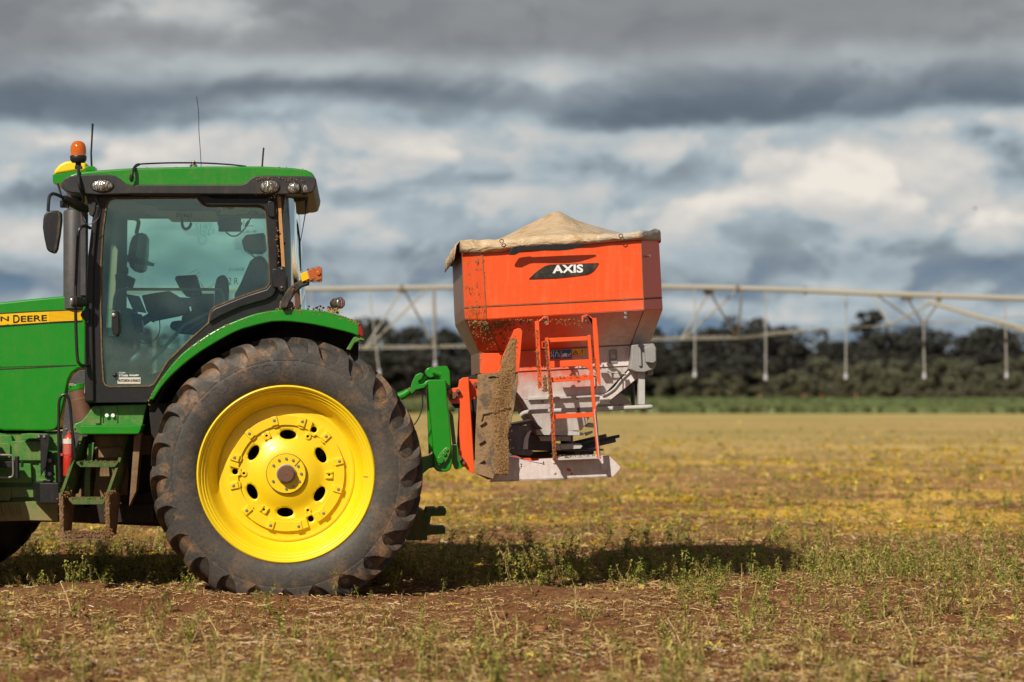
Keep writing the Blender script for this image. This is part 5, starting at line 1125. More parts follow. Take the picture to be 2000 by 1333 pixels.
# grab handles
mb = MB(); mb.tube(smooth_poly([tuple(W(a, b, y)) for a, b, y in ((176, 446, .47), (168, 442, .42), (160, 443, .38), (155, 449, .36), (152.5, 462, .36), (150.5, 500, .36), (148, 560, .36), (147.5, 600, .36), (149, 660, .36), (151, 698, .36), (154, 709, .36), (161, 714.5, .38), (174, 714, .47))], 5), .0125, 10); B('cab_grab_handle', 'black', mb, 0)
mb = MB()
mb.plate([(165, 604), (169, 601.5), (174, 604), (174, 630), (170, 633), (166, 628), (157, 617), (158, 612)], .44, .52); B('handle_bracket', 'black', mb, .006); mb = MB(); mb.plate([(170, 700), (176, 700), (176, 730), (170, 730)], .46, .51); B('handle_bracket', 'black', mb, .006)
mb = MB(); mb.tube([W(168, 592, .40), W(158, 592, .38), W(150, 590, .36)], [.022, .036, .040], 16); bl = B('side_lamp', 'black', mb, 0)
lamp(141.5, 589.5, 6.5, 11, .33, 'side_lamp_head', turn=-55)
mb = MB(); mb.tube(smooth_poly([tuple(W(a, b, .32)) for a, b in ((117, 942), (115.5, 900), (114.5, 850), (115, 800), (116, 783), (120, 774), (127, 771), (133, 776), (137, 795), (140, 830), (144, 870), (147, 892))], 4), .0115, 10); mb.tube([W(117, 940, .32), W(122, 945, .4), W(128, 944, .5)], .0115, 8); B('step_handrail', 'black', mb, 0)
# ---- steps
def pt(px, py, y): return W(px, py, y)
for nm, (tx, bx, lx) in (('left', (159, 117.5, 119)), ('right', (249, 207.5, 209))):
    ty, by, ly = .62, .20, .16
    f1, f2, f3 = W(tx, 853, ty), W(bx, 972, by), W(lx, 1050, ly)
    mb = MB(); dx = Vector((.012, 0, 0))
    poly = [f1, f2, f2 + Vector((.045, .62, 0)), f1 + Vector((.06, .40, 0))]
    mb.prism(poly, dx); B('step_side_plate', 'brown_green', mb, .002)
    mb = MB(); mb.bar(f1, f2, .022, .010, (0, 1, 0)); B('step_edge', 'brown_green', mb, .002); mb = MB(); mb.bar(f2 + Vector((.008, -.004, .01)), f3 + Vector((.008, -.004, 0)), .030, .012, (0, 1, 0)); B('hanger_edge', 'brown', mb, .003)
    f2b = f2 + Vector((.013, 0, .02)); mb = MB(); mb.prism([f2b, f3, f3 + Vector((.02, .34, 0)), f2b + Vector((.035, .46, 0))], dx); B('step_hanger', 'brown', mb, .002)
    mb = MB()
    for p in ((f1 + (f2 - f1) * .35), (f1 + (f2 - f1) * .65), (f2 + Vector((0, 0, .02)))):
        for q in (.10, .16): mb.tube([p + Vector((.012, q, 0)), p + Vector((.028, q, 0))], .009, 8)
    B('bolts', 'mud_tan', mb, 0)
    mb = MB(); clods(mb, [f2 + Vector((.006, -.002, .03)), f3 + Vector((.006, -.002, .03))], 420 if nm == 'right' else 200, .010, .007); clods(mb, [f2 + Vector((.02, .02, .03)), f2 + Vector((.05, .1, .03))], 60, .010, .014); B('caked_mud', 'mud', mb, 0)
for (x0, x1, y0, y1, yy) in ((149, 231, 902, 913, .38), (134, 208, 973, 986, .20)):
    mb = MB(); mb.plate([(x0, y0), (x1, y0), (x1, y0 + 3), (x1 - 7, y1), (x0 + 8, y1), (x0, y0 + 4)], yy, yy + .20); B('step_tread', 'brown_green', mb, .004)
    mb = MB(); clods(mb, [W(x0 + 5, y0, yy), W(x1 - 5, y0, yy)], 34, .008, .005); B('caked_mud', 'mud', mb, 0)
mb = MB(); mb.plate([(119, 1040), (217, 1040), (220, 1050), (205, 1056), (130, 1056), (118, 1050)], .12, .16); mb.plate([(120, 1038), (218, 1038), (218, 1042), (120, 1042)], .30, .34); B('step_tread', 'brown', mb, .004)
mb = MB(); clods(mb, [W(125, 1040, .12), W(215, 1040, .12)], 260, .008, .006); clods(mb, [W(122, 1048, .115), W(218, 1048, .115)], 160, .007, .010); clods(mb, [W(205, 1035, .12), W(216, 1046, .12)], 120, .010, .014); B('caked_mud', 'mud', mb, 0)
mb = MB(); mb.plate([(172, 868), (184, 864), (182, 885), (176, 925), (176, 992), (163, 992), (165, 930)], .62, .66); B('step_backing', 'green_low', mb, .003)
mb = MB(); mb.plate([(184, 850), (250, 850), (250, 985), (178, 985), (186, 930)], .70, .78); mb.plate([(192, 876), (240, 872), (240, 895), (192, 895)], .66, .70); B('tank_face', 'brown', mb, .01)
# deck
mb = MB(); mb.plate([(181, 793), (288, 789), (282, 812), (277, 838), (268, 850), (160, 850), (145, 846), (142, 836), (146, 828), (160, 822), (172, 808)], .60, .70)
B('step_deck_riser', 'green_low', mb, .01)
mb = MB(); mb.plate([(158, 832), (277, 831), (275, 840), (271, 848), (263, 848.5), (162, 848.5), (158, 846)], .28, .60); B('step_deck', 'green', mb, .008)
mb = MB(); mb.rect(186, 797, 196, 828, .585, .60); mb.rect(200, 797, 201.5, 826, .59, .60); mb.rect(228, 795, 230, 826, .59, .60); B('deck_rib', 'green_low', mb, .004)
mb = MB()
for x in (209, 221): mb.disc(W(x, 812, .59), .016, .575, .60, 10)
B('bolts', 'text_white', mb, .003)
# ---- rear fender
ftop = [(290, 781.5), (306, 752), (324, 727), (341, 706), (360, 687), (384, 668.5), (409.6, 651.5), (435, 637.5), (461, 626.5), (489, 616), (517.6, 608.8), (549, 605), (575, 604), (600, 605), (636, 608.5), (666, 616.5), (690, 625), (701, 631)]
fbot = [(701, 658), (688, 652), (660, 645), (615, 635), (570, 629), (540, 628.5), (517.6, 631.5), (472.6, 643.5), (445, 656), (418.6, 671), (394, 686), (371, 702.5), (351, 719), (333, 736), (315, 757), (299, 781.5)]
YF = .075
mb = MB(); mb.plate(smooth_poly(ftop, 2) + smooth_poly(fbot, 2), YF, YF + .06); B('fender_lip', 'green', mb, .016, seg=4)
tops = [(x, y + 1.5) for x, y in smooth_poly(ftop, 2)]
mb = MB(); vs = []; n = len(tops)
for x, y in tops: p = W(x, y, YF + .03); q = Vector((p.x, .62, p.z)); vs += [p, q, q + Vector((0, 0, -.012)), p + Vector((0, 0, -.012))]
fs = [(i * 4 + k, i * 4 + (k + 1) % 4, i * 4 + 4 + (k + 1) % 4, i * 4 + 4 + k) for i in range(n - 1) for k in range(4)] + [(0, 1, 2, 3), (n * 4 - 4, n * 4 - 3, n * 4 - 2, n * 4 - 1)]
mb.add(vs, fs); B('fender_top', 'green_top', mb, 0)
mb = MB(); vs = []
for x, y in tops: p = W(x, y, YF + .05); c_ = W(558, 929, YF + .05); p = p + (c_ - p).normalized() * .05; q = Vector((p.x, .60, p.z)); vs += [p, q]
fs = [(i * 2, i * 2 + 1, i * 2 + 3, i * 2 + 2) for i in range(n - 1)]; mb.add(vs, fs); B('fender_liner', 'dark', mb, 0)
mb = MB(); inn = [W(x, y, .58) for x, y in [(a, b + 6) for a, b in ftop]]; inn += [W(700, 700, .58), W(640, 860, .58), W(400, 860, .58), W(300, 900, .58)]
mb.prism(inn, (0, .04, 0)); B('inner_fender', 'dark', mb, 0)
mb = MB(); mb.plate([(700, 628), (704, 632), (708, 645), (709.5, 657), (706, 658), (698, 652)], .08, .20); B('tail_lamp', 'red_lens', mb, .01, seg=3)
mb = MB(); mb.plate([(701, 655), (710, 658), (711.5, 666), (704, 664), (692, 670), (684, 684), (676, 683), (690, 660)], .10, .55); B('fender_corner', 'green_low', mb, .004)
# dirt along the fender and cab
mb = MB()
for k in range(150):
    i = random.randrange(len(ftop) - 1); t = random.random(); x = ftop[i][0] * (1 - t) + ftop[i + 1][0] * t; y = ftop[i][1] * (1 - t) + ftop[i + 1][1] * t + random.expovariate(.3)
    mb.ball(W(x, y, YF - .001), .005 * random.uniform(.4, 1.5), .003, .005, 5, 4, .3)
clods(mb, [W(545, 603, .2), W(580, 602, .2), W(640, 606, .2)], 40, .012, .02); B('mud_specks', 'mud_tan', mb, 0)
# extremity lamp arm, fender lamp
mb = MB(); arm = smooth_poly([(547, 598), (552, 582), (565, 562), (585, 548), (604, 542)], 5); up = [(x - 1, y) for x, y in arm]; lo = [(x + 9 + i * .06, y + 8) for i, (x, y) in enumerate(arm)]
mb.plate([(x, y) for x, y in arm] + [(604, 556), (590, 560), (576, 572), (566, 588), (560, 602), (548, 602)], .02, .14); B('marker_arm', 'black_dusty', mb, .01)
mb = MB(); mb.plate([(586, 535), (600, 530), (604, 545), (590, 551)], .005, .10); B('yellow_reflector', 'sticker_yellow', mb, .003)
mb = MB(); mb.plate([(601, 528), (613, 524), (617, 543), (606, 549)], .0, .11); B('amber_reflector', 'amber_dirty', mb, .004)
mb = MB(); mb.plate([(613, 524), (624, 522), (629, 526), (629, 546), (617, 549)], .0, .13); mb.disc(W(622, 534, 0), .017, -.012, 0, 14); B('marker_lamp', 'amber_dirty', mb, .006)
mb = MB(); clods(mb, [W(602, 527, .01), W(628, 523, .01)], 30, .009, .005); clods(mb, [W(600, 550, .01), W(628, 549, .01)], 44, .010, .006); clods(mb, [W(575, 560, .01), W(570, 570, .01)], 6, .010, .01); B('caked_mud', 'mud', mb, 0)
mb = MB(); mb.plate([(547, 588), (572, 590), (572, 599), (560, 602), (558, 606), (545, 603)], .10, .22); B('arm_bracket', 'brown', mb, .006)
a, b = W(648, 594, .18), W(665, 592, .12); mb = MB(); mb.tube([a, a.lerp(b, .3), b], [.022, .038, .044], 20); mb.plate([(640, 598), (660, 602), (662, 613), (638, 607)], .13, .25); B('fender_lamp', 'black_dusty', mb, 0)
mb = MB(); mb.tube([b, b + (b - a).normalized() * .012, b + (b - a).normalized() * .018], [.041, .038, .0], 20); B('fender_lamp_lens', 'lamp', mb, 0)
mb = MB()
for k in range(16): x = random.uniform(638, 662); mb.tube([W(x, 603 + random.uniform(-4, 6), .11), W(x + random.uniform(-12, 12), 606 + random.uniform(-4, 7), .11)], .003, 4)
B('straw_caught', plain('straw', (.45, .27, .10), .8), mb, 0)
# ---- rear linkage
mb = MB(); mb.plate([(835, 742), (871, 741), (874, 784), (879, 830), (884, 900), (881, 916), (874, 922), (856, 922), (849, 917), (847, 908), (845, 860), (839, 800)], .42, .66); B('hitch_frame', 'green', mb, .012, seg=3)
mb = MB(); mb.plate([(850, 716), (873, 715), (878, 724), (880, 760), (871, 760), (850, 742)], .55, .60); mb.plate([(877, 800), (885, 812), (891, 868), (884, 869), (880, 830)], .5, .6); mb.plate([(884, 870), (894, 870), (897, 900), (904, 914), (890, 918), (884, 905)], .5, .7); mb.plate([(833, 744), (839, 744), (841, 820), (846, 880), (838, 888), (836, 820)], .60, .74); B('hitch_flange', 'green', mb, .004)
mb = MB(); mb.plate([(847, 908), (847, 886), (828, 895), (800, 892), (780, 920), (800, 932), (826, 926)], .5, .62); mb.tube([W(780, 915, .56), W(850, 900, .56)], .05, 12); B('lift_link', 'green_low', mb, .006)
mb = MB(); mb.lathe([(0, -.02), (.036, -.02), (.040, -.01), (.040, .12), (0, .12)], W(841, 728, .46), n=24); mb.tube([W(846, 726, .44), W(862, 732, .44)], .022, 10); B('lift_pin', 'green', mb, .003)
mb = MB(); mb.tube([W(778, 776, .5), W(790, 771, .5), W(799, 764, .5)], [.034, .032, .026], 14)
mb.plate([(800, 764), (806, 745), (812, 733), (822, 728), (828, 731), (824, 740), (817, 745), (819, 751), (826, 750), (836, 743), (836, 750), (828, 758), (812, 762), (804, 770)], .44, .54); mb.tube([W(812, 758, .49), W(830, 735, .49)], .026, 10); B('top_link', 'green', mb, .005)
mb = MB(); mb.tube([W(797, 766, .5), W(803, 760, .5)], .02, 12); B('link_thread', 'rust', mb, 0)
mb = MB(); mb.plate([(852, 900), (857, 889), (868, 876), (873, 873), (879, 876), (880, 883), (874, 898), (867, 907), (858, 910), (852, 906)], .39, .42); lk = B('latch_plate', 'green_low', mb, .006)
mb = MB(); mb.disc(W(860, 899, .38), .026, .375, .40, 20); mb.disc(W(868.5, 887, .38), .015, .375, .40, 16); mb.disc(W(873, 879.5, .38), .012, .380, .40, 14); mb.build('pin', 'green', lk, bevel=.003)
mb = MB(); mb.tube(smooth_poly([tuple(W(a, b, .47)) for a, b in ((823, 757), (825, 775), (825.5, 790), (822, 806), (816, 820), (809, 830))], 4), .005, 6); B('hydraulic_hose', 'black', mb, 0)
mb = MB(); mb.plate([(800, 994), (820, 994), (830, 1002), (833, 994), (850, 993), (856, 997), (860, 993), (870, 993), (872, 998), (870, 1008), (842, 1009), (839, 1026), (846, 1031), (870, 1031), (870, 1043), (835, 1046), (834, 1056), (795, 1056), (780, 1040), (785, 1000)], 1.1, 1.45); B('drawbar', 'brown_green', mb, .006)  # shade below the tractor put into the colour by this darker green
mb = MB(); mb.plate([(700, 900), (790, 905), (800, 930), (800, 1000), (760, 1050), (690, 1010)], 1.0, 1.6); B('rear_housing', 'dark', mb, .01)
# ---- fire extinguisher (its own thing, clipped beside the steps)
ec = W(135.5, 930, .50)
fx = thing('fire_extinguisher', 'dusty red fire extinguisher with white label clipped beside the tractor steps', 'fire extinguisher', (ec.x, .5, ec.z))
s_ = 1 / 257
hh = lambda py: (930 - py) * s_
mb = MB(); mb.lathe([(0, .0), (.043, .0), (.047, .01), (.047, hh(866)), (.043, hh(858)), (.030, hh(852)), (.016, hh(849)), (.016, hh(846))], ec, 'Z', 28); mb.build('cylinder', 'red_ext', fx)
mb = MB(); lb = [];
def band(mb, z0, z1, r, a0, a1, mat_i=0, n=14):
    vs = []
    for i in range(n + 1):
        a = R(a0 + (a1 - a0) * i / n); vs += [ec + Vector((r * math.sin(a), -r * math.cos(a), z0)), ec + Vector((r * math.sin(a), -r * math.cos(a), z1))]
    mb.add(vs, [(i * 2, i * 2 + 2, i * 2 + 3, i * 2 + 1) for i in range(n)])
band(mb, hh(867), hh(857.5), .0482, -80, 60); mb.build('white_label', 'sticker_white', fx)
mb = MB()
for k in range(10): band(mb, hh(870 + k * 1.9), hh(869.3 + k * 1.9), .0483, -62, 20 if k % 3 else 5)
for k in range(3): band(mb, hh(889 + k * 2), hh(888.4 + k * 2), .0483, -62, 0)
mb.build('small_print', plain('pale_print', (.62, .25, .2), .5), fx)
mb = MB(); mb.lathe([(.049, 0), (.050, .0), (.050, .016), (.049, .016)], ec + Vector((0, 0, hh(892))), 'Z', 24); mb.bar(ec + Vector((-.075, -.03, hh(888))), ec + Vector((-.045, -.03, hh(888))), .012, .02); mb.build('strap', 'red_ext', fx)
mb = MB(); mb.bar(ec + Vector((-.01, 0, hh(846))), ec + Vector((.05, -.01, hh(838))), .014, .012); mb.bar(ec + Vector((-.01, 0, hh(843))), ec + Vector((-.035, -.01, hh(836))), .014, .01); mb.tube([ec + Vector((.0, 0, hh(852))), ec + Vector((0, 0, hh(842)))], .014, 10); mb.build('valve', 'brown', fx)
mb = MB(); rc = ec + Vector((-.028, -.02, hh(835))); mb.tube([rc + Vector((.014 * math.cos(a * .63), 0, .014 * math.sin(a * .63))) for a in range(10)], .0022, 5, closed=True); mb.build('pull_ring', 'steel', fx)
# ================================================================== SPREADER
random.seed(21)
sx_ = W(1090, 700, 1.3).x
S_ = thing('fertiliser_spreader', 'orange mounted fertiliser spreader with canvas cover, ladder and lime dusted hopper', 'spreader', (sx_, 1.3, 0))
def BS(name, mat, mb, bevel=.004, parent=S_, **k): return mb.build(name, mat, parent, bevel=bevel, **k)
def ring(l): a = [W(*p) for p in l]; return a + [Vector((p.x, 2.6 - p.y, p.z)) for p in reversed(a)]
def shell(mb, r0, r1, skip=()):
    n = len(r0); base = len(mb.v); mb.add(list(r0) + list(r1), [(i, (i + 1) % n, (i + 1) % n + n, i + n) for i in range(n) if i not in skip])
R0 = ring([(903, 493, .45), (942, 492, .12), (1252.5, 469, .12), (1287, 468, .45)])
R1 = ring([(907, 602, .45), (949, 599, .12), (1257, 584, .12), (1293, 582, .45)])
R2 = ring([(909, 624, .45), (950, 624, .12), (1258, 605.5, .12), (1294.6, 605, .45)])
R3 = ring([(937, 689, .66), (976, 687, .48), (1232, 674, .48), (1270, 671, .66)])
R4 = ring([(938, 730, .66), (978, 728, .48), (1233, 715, .48), (1270, 712, .66)])
lowr = lambda r, k: [p + Vector((0, 0, -k)) for p in r]
mb = MB()
def blk(a, b, g=.0025):  # closed faceted drum section with a hairline joint above the next
    mb.hull([p + Vector((0, 0, g)) for p in b], list(a))
blk(R0, R1); BS('hopper_extension', 'sp', mb, .006, smooth=20)
mb = MB(); blk(lowr(R1, .0025), R2, 0); BS('hopper_band', 'sp', mb, .006, smooth=20)
mb = MB(); blk(lowr(R2, 0), R3, .002); BS('hopper_slope', 'sp_low', mb, .004, smooth=20)
mb = MB(); blk(lowr(R3, .002), R4, 0); BS('hopper_base', 'sp_low', mb, .006, smooth=20)
# front panels, shade of grazing light painted brown into the colour, with road film
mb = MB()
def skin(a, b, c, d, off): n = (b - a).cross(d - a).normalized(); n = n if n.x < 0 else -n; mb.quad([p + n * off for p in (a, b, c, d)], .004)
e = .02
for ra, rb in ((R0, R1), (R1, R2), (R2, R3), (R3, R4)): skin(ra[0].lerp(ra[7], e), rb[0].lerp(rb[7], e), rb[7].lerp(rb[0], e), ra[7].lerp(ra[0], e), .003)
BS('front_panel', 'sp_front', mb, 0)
mb = MB()  # vertical joints between the sheets, painted dark by dirt
for a, b in ((R0[1], R1[1]), (R0[2], R1[2]), (R1[1], R2[1]), (R1[2], R2[2])): mb.tube([a + Vector((0, -.001, 0)), b + Vector((0, -.001, 0))], .0035, 6)
mb.tube([R1[0] + Vector((0, -.002, 0)), R1[1] + Vector((0, -.002, 0)), R1[2] + Vector((0, -.002, 0)), R1[3] + Vector((0, -.002, 0))], .004, 6)
mb.tube([R2[1] , R3[1]], .004, 6); mb.tube([R2[2], R3[2]], .004, 6); mb.tube([R3[0], R3[1], R3[2], R3[3]], .005, 6)
BS('sheet_joint', 'brown', mb, 0)
# twin funnels
for far in (0, 1):
    def Y_(p): return Vector((p.x, 2.6 - p.y, p.z)) if far else p
    def rr(a, b, y0, y1): p, q = W(a[0], a[1], y0), W(b[0], b[1], y0); return [Y_(p), Y_(q), Y_(Vector((q.x, y1, q.z))), Y_(Vector((p.x, y1, p.z)))]
    A0, A1, A2 = rr((979, 728), (1232, 716), .49, 1.28), rr((1022, 782), (1178, 773), .545, 1.24), rr((1060, 845), (1136, 841), .62, 1.14)
    mb = MB(); mb.hull(A1, A0); mb.hull(A2, [p + Vector((0, 0, -.002)) for p in A1]); BS('funnel', 'sp_low', mb, .004, smooth=20)
    mb = MB(); p, q = W(1031, 777, .54), W(1177, 770, .54); mb.prism([Y_(p), Y_(q), Y_(q) + Vector((0, 0, -.02)), Y_(p) + Vector((0, 0, -.02))], (0, -.02 if not far else .02, 0))
    p, q = W(1032, 773, .575), W(1040, 781, .575); BS('funnel_lip', 'white', mb, .003)
mb = MB()
for x, y in ((1037, 774), (1060, 785), (1127, 779), (1172, 773)): mb.disc(W(x, y, .55), .011, .545, .575, 8)
for x, y in ((1065.5, 622), (1065.5, 630), (1142.5, 619), (1142.5, 626), (1221.5, 613), (1221.5, 621)): mb.disc(W(x, y, .14), .013, .115 + .0, .16, 10)
for x, y in ((938, 702),): mb.disc(W(x, y, .55), .009, .50, .6, 8)
BS('bolts', 'steel', mb, .003)
mb = MB(); a = W(1264.5, 501, .2); mb.tube([a, a + Vector((.01, -.06, .002))], .008, 8); BS('panel_pin', 'steel', mb, 0)
# decal
dp = [(1033, 545), (1039, 539.5), (1046, 532.5), (1057, 524.5), (1065, 520), (1074, 517.3), (1169, 514), (1165, 521), (1160, 528), (1154, 532.7), (1147, 536), (1120, 539.5), (1088, 543)]
mb = MB(); mb.plate(dp, .112, .118); dc = mb.build('maker_decal', paint('decal_black', (.018, .018, .017), .4, .2, coat=0, spots=0, scratch=.5), S_)
text('AXIS', 1079, 534.5, 60, 16.5, .109, 'text_white', dc, 'lettering', bold=.035, slope=-.025)
# safety stickers
ys = .472
mb = MB(); mb.plate([(1069.5, 685.5), (1116, 683), (1116.5, 700), (1070.5, 701.5)], ys, ys + .004); bs_ = mb.build('blue_sticker', 'sticker_blue', S_)
mb = MB(); mb.plate([(1117.5, 682.3), (1141.5, 681.3), (1142, 694), (1118.5, 695)], ys, ys + .004); yst = mb.build('yellow_sticker', 'sticker_yellow', S_)
mb = MB(); yy = ys - .002
mb.plate([(1098.5, 697.8), (1097.6, 694), (1099.5, 691.7), (1101, 691.3), (1102.6, 690.3), (1105.5, 690.2), (1107, 691.2), (1108, 691.6), (1107.8, 696.9), (1107.2, 698), (1105.9, 698), (1105.5, 696.7), (1100.6, 697), (1100.4, 698.2), (1098.8, 698.4)], yy, yy + .002)
for a, b in (((1070.5, 689.5), (1074.5, 696)), ((1074.5, 689.5), (1070.5, 696)), ((1109, 691.5), (1114, 697)), ((1114, 691), (1109, 697.5)), ((1084, 698), (1086, 688)), ((1086, 688), (1091, 691)), ((1091, 691), (1094, 698)), ((1086.5, 686.5), (1088, 687.5)), ((1076, 689), (1078, 693)), ((1078, 693), (1076.5, 698)), ((1078, 693), (1080, 697)), ((1089, 694), (1091, 698)), ((1115, 689), (1114, 693))): mb.bar(W(*a, yy), W(*b, yy), .0045, .002, (0, 1, 0))
for x in (1081, 1096): mb.bar(W(x, 685.3, yy), W(x + .3, 700.5, yy), .003, .002, (0, 1, 0))
mb.ball(W(1077, 688, yy), .0045, .001, .0045, 8, 5); mb.build('pictogram', 'text_white', bs_)
mb = MB()
for a, b in (((1119.5, 692.7), (1124, 684.5)), ((1124, 684.5), (1129, 692)), ((1129, 692), (1119.5, 692.7)), ((1123.5, 688), (1125.5, 690.5)), ((1131.5, 690.8), (1134, 690.6)), ((1134.5, 685.5), (1139.5, 685.5)), ((1137.5, 684), (1137.5, 691))): mb.bar(W(*a, yy), W(*b, yy), .0032, .002, (0, 1, 0))
mb.build('pictogram', 'text_black', yst)
mb = MB(); mb.plate([(1189, 684), (1205, 683), (1205.5, 709), (1190, 709.5)], ys, ys + .004); g_ = mb.build('data_plate', 'sticker_grey', S_)
mb = MB()
for k in range(4): mb.rect(1191, 686 + k * 1.8, 1203 - (k % 2) * 3, 686.8 + k * 1.8, ys - .002, ys)
mb.rect(1193, 693, 1202, 700, ys - .002, ys); mb.build('label_print', plain('pale_label', (.5, .48, .46), .5), g_)
# canvas cover
def lerp_tab(tab, x):
    for (a, b), (c, d) in zip(tab, tab[1:]):
        if a <= x <= c: return b + (d - b) * (x - a) / (c - a)
    return tab[0][1] if x < tab[0][0] else tab[-1][1]
topl = [(860, 500), (903, 476), (940, 474), (972, 470), (1000, 457), (1040, 436), (1070, 421), (1084, 414.5), (1092, 414.5), (1104, 421), (1125, 432), (1150, 440), (1205, 455), (1230, 462), (1290, 466)]
rim = [(903, 471), (922, 470), (942, 470.5), (982, 468.5), (1030, 464), (1060, 462), (1112, 459.5), (1170, 459), (1217, 457), (1240, 453), (1251.5, 451), (1268, 452), (1280, 448), (1287, 452)]
skb = [(899, 494), (920, 494.5), (942, 494), (970, 492), (999, 488), (1050, 483), (1100, 480), (1152, 476.5), (1200, 471.5), (1251, 468), (1270, 470), (1288, 470)]
cols = 72; rows = 16; pxs = [899 + (1288.5 - 899) * i / cols for i in range(cols + 1)]
def ynear(px): return .10 + .33 * max(0, (941 - px) / 42) + .33 * max(0, (px - 1252) / 36)
grid = []
for i, px in enumerate(pxs):
    yn = ynear(px); col_ = []
    b = W(px, lerp_tab(skb, px), yn); t_ = W(px, lerp_tab(rim, px), yn + .01)
    X0 = t_.x
    for k, f in enumerate((0, .35, .7, 1)):
        p = b.lerp(t_, f); bul = .022 * math.sin(f * math.pi) + .006 * math.sin(px * .11 + f * 5) * (1 if 0 < f < 1 else .3); p.y -= bul; p.z += .003 * math.sin(px * .19 + f * 3) * (f > 0)
        col_.append(p)
    pc = VX + X0 * F / (D0 + 1.3); zc = W(0, lerp_tab(topl, pc), 1.3).z
    for k in range(1, rows + 1):
        f = k / rows; y_ = (yn + .01) + (1.3 - yn - .01) * f; z_ = t_.z + (zc - t_.z) * (f ** 1.15)
        wr = .012 * (mnoise.noise(Vector((X0 * 3, y_ * 4, 1.7)))) * math.sin(f * math.pi) + .006 * math.sin(X0 * 22 + y_ * 9) * math.sin(f * math.pi)
        sag = -.03 * math.sin(f * math.pi) * (1 if abs(px - 1088) > 60 else .5)
        col_.append(Vector((X0, y_, z_ + wr + sag)))
    far_ = [Vector((p.x, 2.6 - p.y, p.z)) for p in reversed(col_[:-1])]; grid.append(col_ + far_)
m_ = len(grid[0]); mb = MB(); vs = [p for c_ in grid for p in c_]; fs = [(i * m_ + j, i * m_ + j + 1, (i + 1) * m_ + j + 1, (i + 1) * m_ + j) for i in range(cols) for j in range(m_ - 1)]
mb.add(vs, fs)
# front and rear skirts
for gi, sgn, drop in ((0, -1, .14), (cols, 1, .08)):
    c_ = grid[gi]; top_ = c_[3:m_ - 3]; n = len(top_); vs = []
    for j, p in enumerate(top_):
        q = Vector((p.x + (-1 if sgn < 0 else .3) * (.028 + .01 * math.sin(j * .9)), p.y, min(p.z, c_[3].z) - .03)); r_ = Vector((p.x + (-.045 if sgn < 0 else .010), p.y, c_[3].z - drop - .01 * math.sin(j * 1.3))); vs += [p, q, r_]
    vs2 = [c_[0], c_[1], c_[2]]
    mb.add(vs, [(j * 3 + k, j * 3 + k + 1, j * 3 + 4 + k, j * 3 + 3 + k) for j in range(n - 1) for k in (0, 1)])
cv_ = BS('canvas_cover', 'tarp', mb, 0, smooth=70, fix=False); sd = cv_.modifiers.new('thick', 'SOLIDIFY'); sd.thickness = .006
mb = MB()
for x, y in ((979.7, 471.5), (1212.5, 461)): c_ = W(x, y, .055); mb.tube([c_ + Vector((.014 * math.cos(a * .52), 0, .014 * math.sin(a * .52))) for a in range(12)], .0035, 6, closed=True)
mb.build('eyelet', 'rust', cv_)
mb = MB(); mb.plate([(993, 498), (994, 494.5), (1001.6, 483), (1006, 481.5), (1025.7, 479.2), (1026.5, 481), (1100, 477.5), (1153, 476), (1143, 480), (1119, 487.3), (1105, 489), (1090.5, 490), (1028, 489.8), (1021, 491), (1005, 498.6)], .03, .045); BS('cover_strap', 'black', mb, .003)
# mud thrown on the hopper
mb = MB()
def on_slope(px, py):  # point on the main slope between R2 and R3
    f = min(1, max(0, (py - 622) / 65)); return W(px, py, .12 + .36 * f - .004)
for _ in range(700):
    t = random.random(); px = 912 + t * 70 + random.gauss(0, 14); py = 628 + random.expovariate(.055) * (1.0 if px < 960 else .55)
    px = max(912, px)
    if py < 684 and px > 908 + (py - 624) * .45 + 4:
        yv = on_slope(px, py); 
        if px < 950 + (py - 624) * .4: f = (px - (909 + (py - 624) * .42)) / 40; yv = W(px, py, .12 + .33 * (1 - max(0, min(1, f))) + .30 * (py - 624) / 65 * .9 - .012)
        r = random.choice((.003, .004, .006, .009)); mb.ball(yv, r, r * .7, r, 6, 4, .35)
for _ in range(120): px = 990 + random.uniform(-20, 160); py = 624 + random.expovariate(.2); mb.ball(on_slope(px, py), .005, .003, .005, 5, 4, .3)
for _ in range(90):
    px = random.uniform(906, 948); py = random.uniform(505, 615) if random.random() < .6 else random.uniform(600, 622); f = (942 - px) / 39; mb.ball(W(px, py, .12 + .33 * max(0, f) - .003), .003 * random.uniform(.6, 2.2), .003, .004 * random.uniform(.6, 2.5), 5, 4, .3)
for _ in range(14): r = .012; mb.ball(W(933 + random.gauss(0, 1.5), 511 + random.gauss(0, 1.5), .18), r * .6, r * .4, r * .6, 6, 4, .3)
BS('mud_splashes', 'mud_tan', mb, 0)
def mudstrip(mb, pts, ws):
    """a rough crust of mud along a polyline on a face turned to -y"""
    P_ = smooth_poly([tuple(p) + (w_,) for p, w_ in zip(pts, ws)], 22); n = 26; vs = []
    for i, (x, y, z, w_) in enumerate(P_):
        for k in range(n):
            s = 2 * k / (n - 1) - 1; e = 1 + .30 * mnoise.noise(Vector((s * 2, z * 14, 5))); xx_ = x + s * w_; h = (1 - s * s) * .005 + (1 - s * s) * (.005 * mnoise.noise(Vector((xx_ * 38, 3, z * 38))) + .006 * mnoise.noise(Vector((xx_ * 95, 9, z * 95))))
            vs.append(Vector((x + s * w_ * e + .01 * mnoise.noise(Vector((1, 2, z * 20))), y - max(h, -.006), z)))
    mb.add(vs, [(i * n + k, i * n + k + 1, (i + 1) * n + k + 1, (i + 1) * n + k) for i in range(len(P_) - 1) for k in range(n - 1)])
